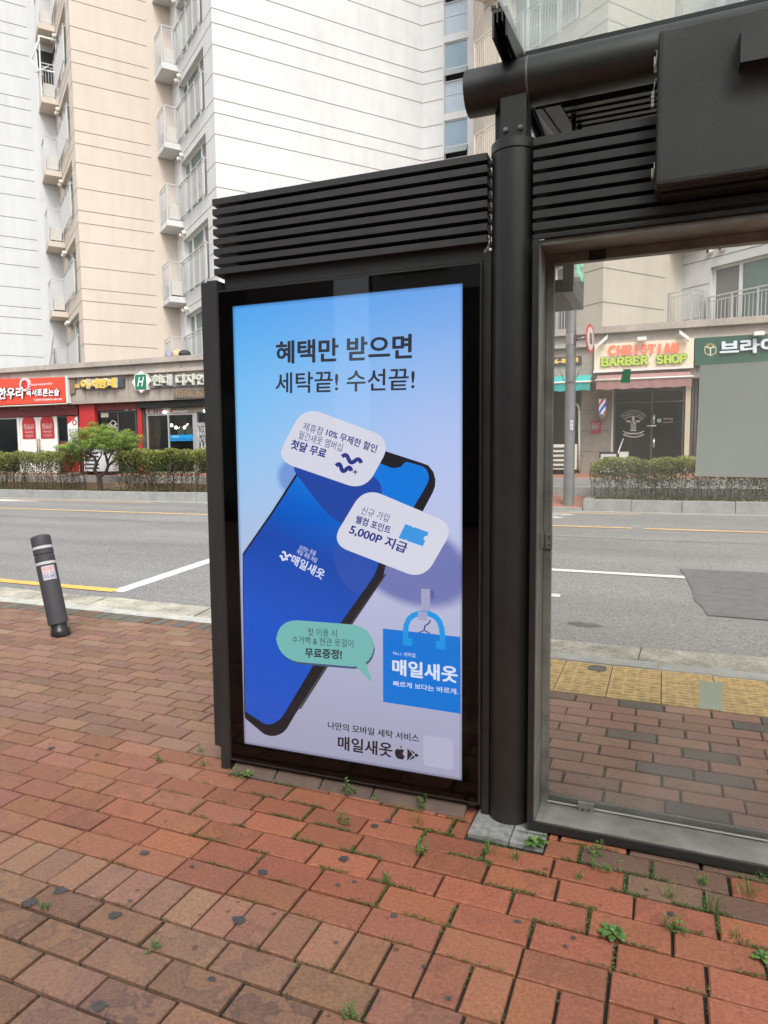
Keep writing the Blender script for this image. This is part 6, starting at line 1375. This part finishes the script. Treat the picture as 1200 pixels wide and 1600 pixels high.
def hedge(x0, x1, y0, y1, zb, zt, label, dens=1., thin=0.):
    h_ = root('hedge', ((x0+x1)/2, (y0+y1)/2, zb), label, 'hedge')
    pts = []; L_ = x1-x0
    lump = [(random.uniform(x0, x1), random.uniform(.3, 1)) for _ in range(int(L_*2.2))]
    def dn(x): return sum(a*math.exp(-((x-c)/.22)**2) for c, a in lump)
    n = int(L_*3500*dens)
    while len(pts) < n:
        x = random.uniform(x0, x1); y = random.uniform(y0, y1); q = random.random()
        z = zt-(zt-zb)*(abs(random.gauss(0, .25)) if q < .66 else random.uniform(.0, .95))
        f = (zt-z)/(zt-zb)
        if z < zb+.03 : continue
        if f > .25 and random.random() > .35+.5*min(1, dn(x)): continue
        if f > .62 and random.random() < .45: continue
        z += .035*math.sin(x*5.1)+.03*math.sin(x*11.3+y*4)-.05*max(0, 1-(min(x-x0, x1-x)/.2))
        y_ = y+random.gauss(0, .03)
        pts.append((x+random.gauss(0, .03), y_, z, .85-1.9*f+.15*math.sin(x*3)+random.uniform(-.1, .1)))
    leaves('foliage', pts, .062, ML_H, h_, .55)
    mb = MB(); x = x0+.06
    while x < x1-.05:
        for _ in range(2):
            bx0 = x+random.uniform(-.04, .04); by = random.uniform(y0+.12, y1-.12); p = [bx0, by, zb-.02]; r_ = random.uniform(.008, .013); ps = [tuple(p)]
            for k in range(4): p = [p[0]+random.gauss(0, .035), p[1]+random.gauss(0, .03), p[2]+(zt-zb)*.2]; ps.append(tuple(p))
            mb.path(ps, [r_, r_*.9, r_*.75, r_*.6, r_*.45], 5)
            for k in range(4):
                q0 = ps[random.randint(1, 3)]; q1 = (q0[0]+random.gauss(0, .11), q0[1]+random.gauss(0, .09), q0[2]+random.uniform(.1, .22)); mb.tube(q0, q1, r_*.5, r_*.25, 4, False)
        x += random.uniform(.10, .19)
    mb.build('stems', M['twig'], h_); return h_
zs_ = zk-.03
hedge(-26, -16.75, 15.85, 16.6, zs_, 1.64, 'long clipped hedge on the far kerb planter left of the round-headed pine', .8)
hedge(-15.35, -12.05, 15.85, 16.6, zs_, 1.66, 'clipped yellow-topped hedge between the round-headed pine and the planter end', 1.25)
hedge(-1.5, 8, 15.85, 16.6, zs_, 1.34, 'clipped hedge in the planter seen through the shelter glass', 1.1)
# litter and ground cover in planters
pts = []
for _ in range(5200):
    x = random.choice((random.uniform(-26, -11.9), random.uniform(-1.4, 8))); y = random.uniform(FK+.2, 16.95); pts.append((x, y, zs_+random.uniform(.005, .05), random.uniform(0, .9)))
leaves('ground_cover', pts, .05, ML_H, None, .6, 1.5, kind='stuff')
# round headed pine
tb = onplane(157, 763, (0, 16.15, 0), (0, 1, 0)); tx_, ty_ = float(tb[0]), 16.15
def tp_(px, py, dy=0.): p = onplane(px, py, (0, ty_+dy, 0), (0, 1, 0)); return (float(p[0]), float(p[1]), float(p[2]))
tr = root('pine_tree', (tx_, ty_, zs_), 'small round-headed pine with forked twisting trunks in the far planter', 'tree')
mb = MB()
T0 = (tx_, ty_, zs_-.05)
br = [([T0, tp_(155, 748), tp_(153, 742)], [.085, .075, .07]), ([tp_(153, 744), tp_(147, 733, -.1), tp_(151, 726, -.1), tp_(148, 716, -.05), tp_(140, 708, .1)], [.06, .05, .045, .04, .025]),
      ([tp_(155, 745), tp_(166, 737, .1), tp_(169, 727, .1), tp_(166, 715, .0), tp_(163, 704, .0)], [.06, .05, .045, .035, .02]), ([tp_(169, 728, .1), tp_(178, 720, .2), tp_(188, 712, .2), tp_(196, 703, .1)], [.04, .03, .025, .015]),
      ([tp_(148, 716, -.05), tp_(132, 706, -.2), tp_(118, 700, -.1)], [.03, .022, .012]), ([tp_(168, 722, .1), tp_(174, 708, -.2), tp_(178, 696, -.2)], [.03, .02, .012]), ([tp_(151, 724, -.1), tp_(158, 712, -.3), tp_(160, 700, -.3)], [.03, .02, .012])]
for p_, r_ in br: mb.path(p_, r_, 9)
for _ in range(46):
    a = tp_(random.uniform(125, 195), random.uniform(700, 714), random.uniform(-.5, .5)); b = (a[0]+random.gauss(0, .18), a[1]+random.gauss(0, .18), a[2]+random.uniform(.15, .35)); mb.tube(a, b, .012, .005, 4, False)
mb.build('trunk', M['bark'], tr)
pts = []; clumps = []
for (px, py, rx, rz_) in ((128, 688, .42, .20), (150, 678, .5, .22), (120, 697, .35, .16), (165, 686, .45, .22), (183, 690, .5, .20), (200, 697, .38, .14), (145, 693, .5, .18), (178, 701, .35, .12), (100, 701, .20, .13), (138, 676, .3, .14), (193, 686, .35, .13)):
    c = tp_(157+(px-157)*.80+3, py, random.uniform(-.25, .25)); rx *= .8
    for _ in range(11): clumps.append((c[0]+random.gauss(0, rx*.5), c[1]+random.gauss(0, .36), c[2]+random.gauss(0, rz_*.55)+.04, random.uniform(.10, .18)))
for (x, y, z, r_) in clumps:
    for _ in range(150):
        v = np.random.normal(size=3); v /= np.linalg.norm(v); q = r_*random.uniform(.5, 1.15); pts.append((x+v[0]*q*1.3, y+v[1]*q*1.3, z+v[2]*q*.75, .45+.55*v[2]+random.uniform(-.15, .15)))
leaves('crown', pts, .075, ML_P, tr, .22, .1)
# ---- weeds on the near pavement
def weed(px, py, kind, s_, lab):
    b_ = onz(px, py, 0.); b_ = (float(b_[0]), float(b_[1]), 0.)
    mb = MB(); rs = random.Random(int(px*7+py)); at = []
    def blade(p, d, L_, w_, bend):
        d = np.array([math.cos(d), math.sin(d), 0]); sd = np.array([-d[1], d[0], 0]); prev = None; vs_ = []
        for k in range(5):
            t = k/4; q = np.array(p)+d*L_*(bend*t*t+.15*t)+np.array([0, 0, L_*(t*(1.1-.55*bend*t))]); ww = w_*(1-t)**.6*(1 if k else .7); vs_ += [tuple(q-sd*ww), tuple(q+sd*ww)]
        mb.add(vs_, [(2*k, 2*k+1, 2*k+3, 2*k+2) for k in range(4)])
    def leaf(p, d, L_, w_, rise):
        d = np.array([math.cos(d), math.sin(d), 0]); sd = np.array([-d[1], d[0], 0]); P_ = np.array(p); z = np.array([0, 0, 1.])
        a = P_; vs_ = [a]
        for t, k in ((.3, .75), (.62, 1.), (.88, .6)):
            q = P_+d*L_*t+z*rise*L_*math.sin(t*2.4); vs_ += [q-sd*w_*k+z*.1*w_, q+sd*w_*k+z*.1*w_]
        vs_.append(P_+d*L_+z*rise*L_*.6)
        mb.add([tuple(v) for v in vs_], [(0, 1, 2), (1, 3, 4, 2), (3, 5, 6, 4), (5, 7, 6)])
    if kind == 'grass':
        for _ in range(16): blade((b_[0]+rs.gauss(0, .012*s_), b_[1]+rs.gauss(0, .012*s_), 0), rs.uniform(0, 6.28), rs.uniform(.03, .085)*s_, .0016, rs.uniform(.2, 1.1))
    elif kind == 'rosette':
        for k in range(8): leaf((b_[0], b_[1], .003), k*.8+rs.uniform(-.2, .2), rs.uniform(.03, .048)*s_, .011*s_, rs.uniform(.15, .45))
        for k in range(4): leaf((b_[0], b_[1], .008), k*1.6+.3, rs.uniform(.018, .026)*s_, .008*s_, .7)
    else:
        for _ in range(5):
            x, y = b_[0]+rs.gauss(0, .018*s_), b_[1]+rs.gauss(0, .012*s_); hh = rs.uniform(.02, .07)*s_; mb.tube((x, y, 0), (x+rs.gauss(0, .008), y+rs.gauss(0, .008), hh), .001, .0007, 4, False)
            for k in range(7): z = hh*(.2+.8*k/6); leaf((x, y, z), rs.uniform(0, 6.28), rs.uniform(.010, .022)*s_, .0045*s_, .3)
    o = mb.build('weed', ML_W, None, b_); at = o.data.attributes.new('lv', 'FLOAT', 'FACE'); at.data.foreach_set('value', np.array([rs.uniform(.1, 1) for _ in o.data.polygons], np.float32))
    tag(o, lab, 'weed', 'weeds in the paving joints')
for a in ((107, 990, 'sprig', 1.9, 'green weed growing against the foot of the leaning bollard'), (314, 1175, 'grass', 1.0, 'grass tuft just left of the black side post, the farther one'), (318, 1196, 'grass', 1.2, 'bright grass tuft at the foot of the black side post'),
          (387, 1212, 'rosette', 1.2, 'leafy weed under the left corner of the light box'), (368, 1214, 'sprig', 1.1, 'thin dry-tipped weed stalks at the left foot of the light box'), (244, 1190, 'sprig', .9, 'low weed patch in a joint left of the light box'), (545, 1243, 'sprig', 1.3, 'leafy sprig below the middle of the light box'),
          (588, 1247, 'rosette', .9, 'small rosette below the light box, under the word at the poster foot'), (616, 1248, 'grass', .8, 'little grass tuft below the light box between two leafy weeds'), (653, 1262, 'sprig', 1.2, 'tall stemmed weed below the right part of the light box'), (655, 1286, 'grass', 1.5, 'upright grass tuft below the right part of the light box'),
          (536, 1288, 'sprig', 1.1, 'weed clump in a brick corner below the light box'), (656, 1335, 'sprig', 1.3, 'weed strip in the joint under the upright grass tuft'), (604, 1380, 'sprig', .8, 'tiny weed in the brick joint below the others, mid pavement'), (836, 1320, 'rosette', 1.7, 'round-leaved bright weed in front of the post foot'),
          (762, 1335, 'grass', 1.4, 'grass tuft on the brick joint just below the granite pad, left one'), (802, 1342, 'grass', 1.2, 'grass tuft below the granite pad, right one'), (928, 1336, 'sprig', 1.15, 'upright leafy weed under the screen sill near the post'), (942, 1362, 'sprig', 1.4, 'weed in the joint directly below the upright leafy weed'),
          (905, 1373, 'grass', .7, 'short grass on a brick edge left of the sill weeds'), (1048, 1402, 'grass', 1.0, 'small grass tuft on the brick joint under the sill, middle'), (1118, 1420, 'grass', 1.4, 'big grass tuft on the dark mossy bricks'), (1100, 1382, 'sprig', 1.0, 'curling weed close under the screen sill'),
          (1170, 1398, 'grass', 1.9, 'tall thin grass blades under the sill at the right edge'), (1152, 1466, 'grass', 1.2, 'grass tuft low at the right edge of the pavement'), (958, 1462, 'rosette', 1.6, 'broad-leaved weed at a brick junction in the right foreground'), (1053, 1458, 'sprig', 1.2, 'leggy weed in a joint right of the broad-leaved weed'),
          (1192, 1500, 'rosette', 1.2, 'leafy weed cut by the right picture edge'), (548, 1592, 'sprig', .9, 'small weed at the bottom edge of the foreground bricks'), (237, 1484, 'sprig', .8, 'tiny green sprig in the left foreground joint'), (69, 1423, 'sprig', .7, 'tiny weed between the two dark gum spots on the left'), (1190, 1372, 'grass', 1.0, 'short grass under the sill at the far right')):
    weed(a[0], a[1], a[2], a[3]*.72, a[4])
# moss and seedlings filling the joints near the shelter
pts = []
def joint_pts(n, fx, fy, rr):
    k = 0
    while k < n:
        a_, b_, c_, d_ = random.choice(bricks)
        x = random.uniform(a_, b_) if random.random() < .7 else a_; y = c_ if x != a_ else random.uniform(c_, d_)
        w_ = math.exp(-((x-fx)/rr)**2-((y-fy)/(rr*.55))**2)
        if random.random() > w_ or (math.sin(x*9.1+y*13.7)+math.sin(x*23.3-y*17.1)) < .2: continue
        pts.append((x+random.gauss(0, .004), y+random.gauss(0, .004), random.uniform(-.002, .008), random.uniform(0, 1))); k += 1
joint_pts(9000, -.85, 2.38, .75); joint_pts(2600, .25, 2.3, .45); joint_pts(1300, -1.6, 2.2, .7); joint_pts(1200, -.6, 1.55, 1.2)
leaves('joint_moss', pts, .0058, leaf_mat('moss_leaf', (.02, .045, .010), (.10, .19, .03)), None, .6, .8, kind='stuff')
# ================================================================ building added behind the viewer to darken and shape reflections
bk = root('added_building_behind', (-2, -9, 0), 'brown shop building behind the viewer, seen only as a reflection', 'building')
mb = MB(); mb.box(-26, -8.8, -14, -9, 0, 9); mb.box(-8.8, -5.7, -14, -9.6, 0, 1.3); mb.box(-5.7, 22, -14, -9, 0, 9.5); mb.build('wall', mat('back_brown', (.10, .085, .075), .8, noise=(1, .3)), bk)
for x in (-24, -20, -16, -12, -3, 1, 5, 9, 13, 17):
    mb = MB(); mb.box(x, x+2.8, -8.99, -8.95, .3, 2.9); mb.build('window', M['winglass'], bk)
    mb = MB(); mb.box(x, x+2.2, -8.99, -8.95, 5.2, 6.8); mb.build('window', M['winglass'], bk)

# glazed balcony with a swung-out sash high on the left, and a leaning panel low down
def proj(p):
    c = _R.T @ (np.array(p, float)-CAM); return (PCX+FPX*c[0]/-c[2], PCY-FPX*c[1]/-c[2])
def nearest(bl, y):
    return min(bl, key=lambda q: abs(proj(q[0]((.6, 1.0, q[1]-.21)))[1]-y))
fr, zt = nearest(b1, 170)
mb = MB(fr); zz = zt+2.3; e = .04
for (x, y) in ((.62, 1.05), (.02, 1.05), (.62, .02)): mb.box(x-e, x+e*.2, y-e, y+e*.2, zt, zz)
mb.box(.02, .62, 1.01, 1.06, zz-.06, zz); mb.box(.02, .62, 1.01, 1.06, zt+1.0, zt+1.05); mb.box(.58, .63, .02, 1.0, zz-.06, zz); mb.build('balcony_glazing_frame', M['upvc'], ab)
mb = MB(fr); mb.box(.005, .57, .03, .06, zt, zz-.07); mb.box(.004, .02, .07, .99, zt+1.1, zz-.07); mb.build('dark_recess', M['dark_in'], ab)
mb = MB(fr); a = (.62, 1.06, zz-.25); b_ = (.95, 1.30, zt+1.15)
mb.tube(a, b_, .035, n=6); mb.tube((.30, 1.06, zt+1.2), (.80, 1.25, zt+.75), .025, n=6); mb.tube(b_, (.55, 1.45, zt+.6), .03, n=6); mb.build('open_sash', M['upvc'], ab)
fr, zt = nearest(b1, 570)
mb = MB(fr); mb.add([(.66, 1.10, zt+1.45), (.66, 1.9, zt+1.75), (.86, 1.7, zt+.3), (.86, .9, zt+.0), (.69, 1.10, zt+1.45), (.69, 1.9, zt+1.75), (.89, 1.7, zt+.3), (.89, .9, zt+.0)], [(0, 1, 2, 3), (4, 5, 6, 7), (0, 1, 5, 4), (1, 2, 6, 5), (2, 3, 7, 6), (3, 0, 4, 7)])
o = mb.build('leaning_panel', mat('grey_board', (.30, .28, .28), .6), None, fr((.75, 1.4, zt))); tag(o, 'grey board leaning on the lowest railing just above the shop roof', 'board')

def mirror(px, py, y=-8.9):
    p = ap(px, py); d = p-CAM; d = d-2*d.dot(AN)*AN; t = (y-p[1])/d[1]; return p+d*t
a = mirror(582, 452); b = mirror(750, 414)
mb = MB(); mb.box(min(a[0], b[0]), max(a[0], b[0])+2, -8.99, -8.9, min(a[2], b[2])-.15, max(a[2], b[2])+1.2); mb.build('fascia_panel', mat('back_fascia', (.60, .63, .63), .6), bk)
a = mirror(592, 440); b = mirror(700, 420)
mb = MB(); mb.box(min(a[0], b[0]), max(a[0], b[0]), -8.89, -8.82, min(a[2], b[2])+.1, max(a[2], b[2])+.3); mb.build('green_panel', mat('back_green', (.05, .25, .10), .6), bk)
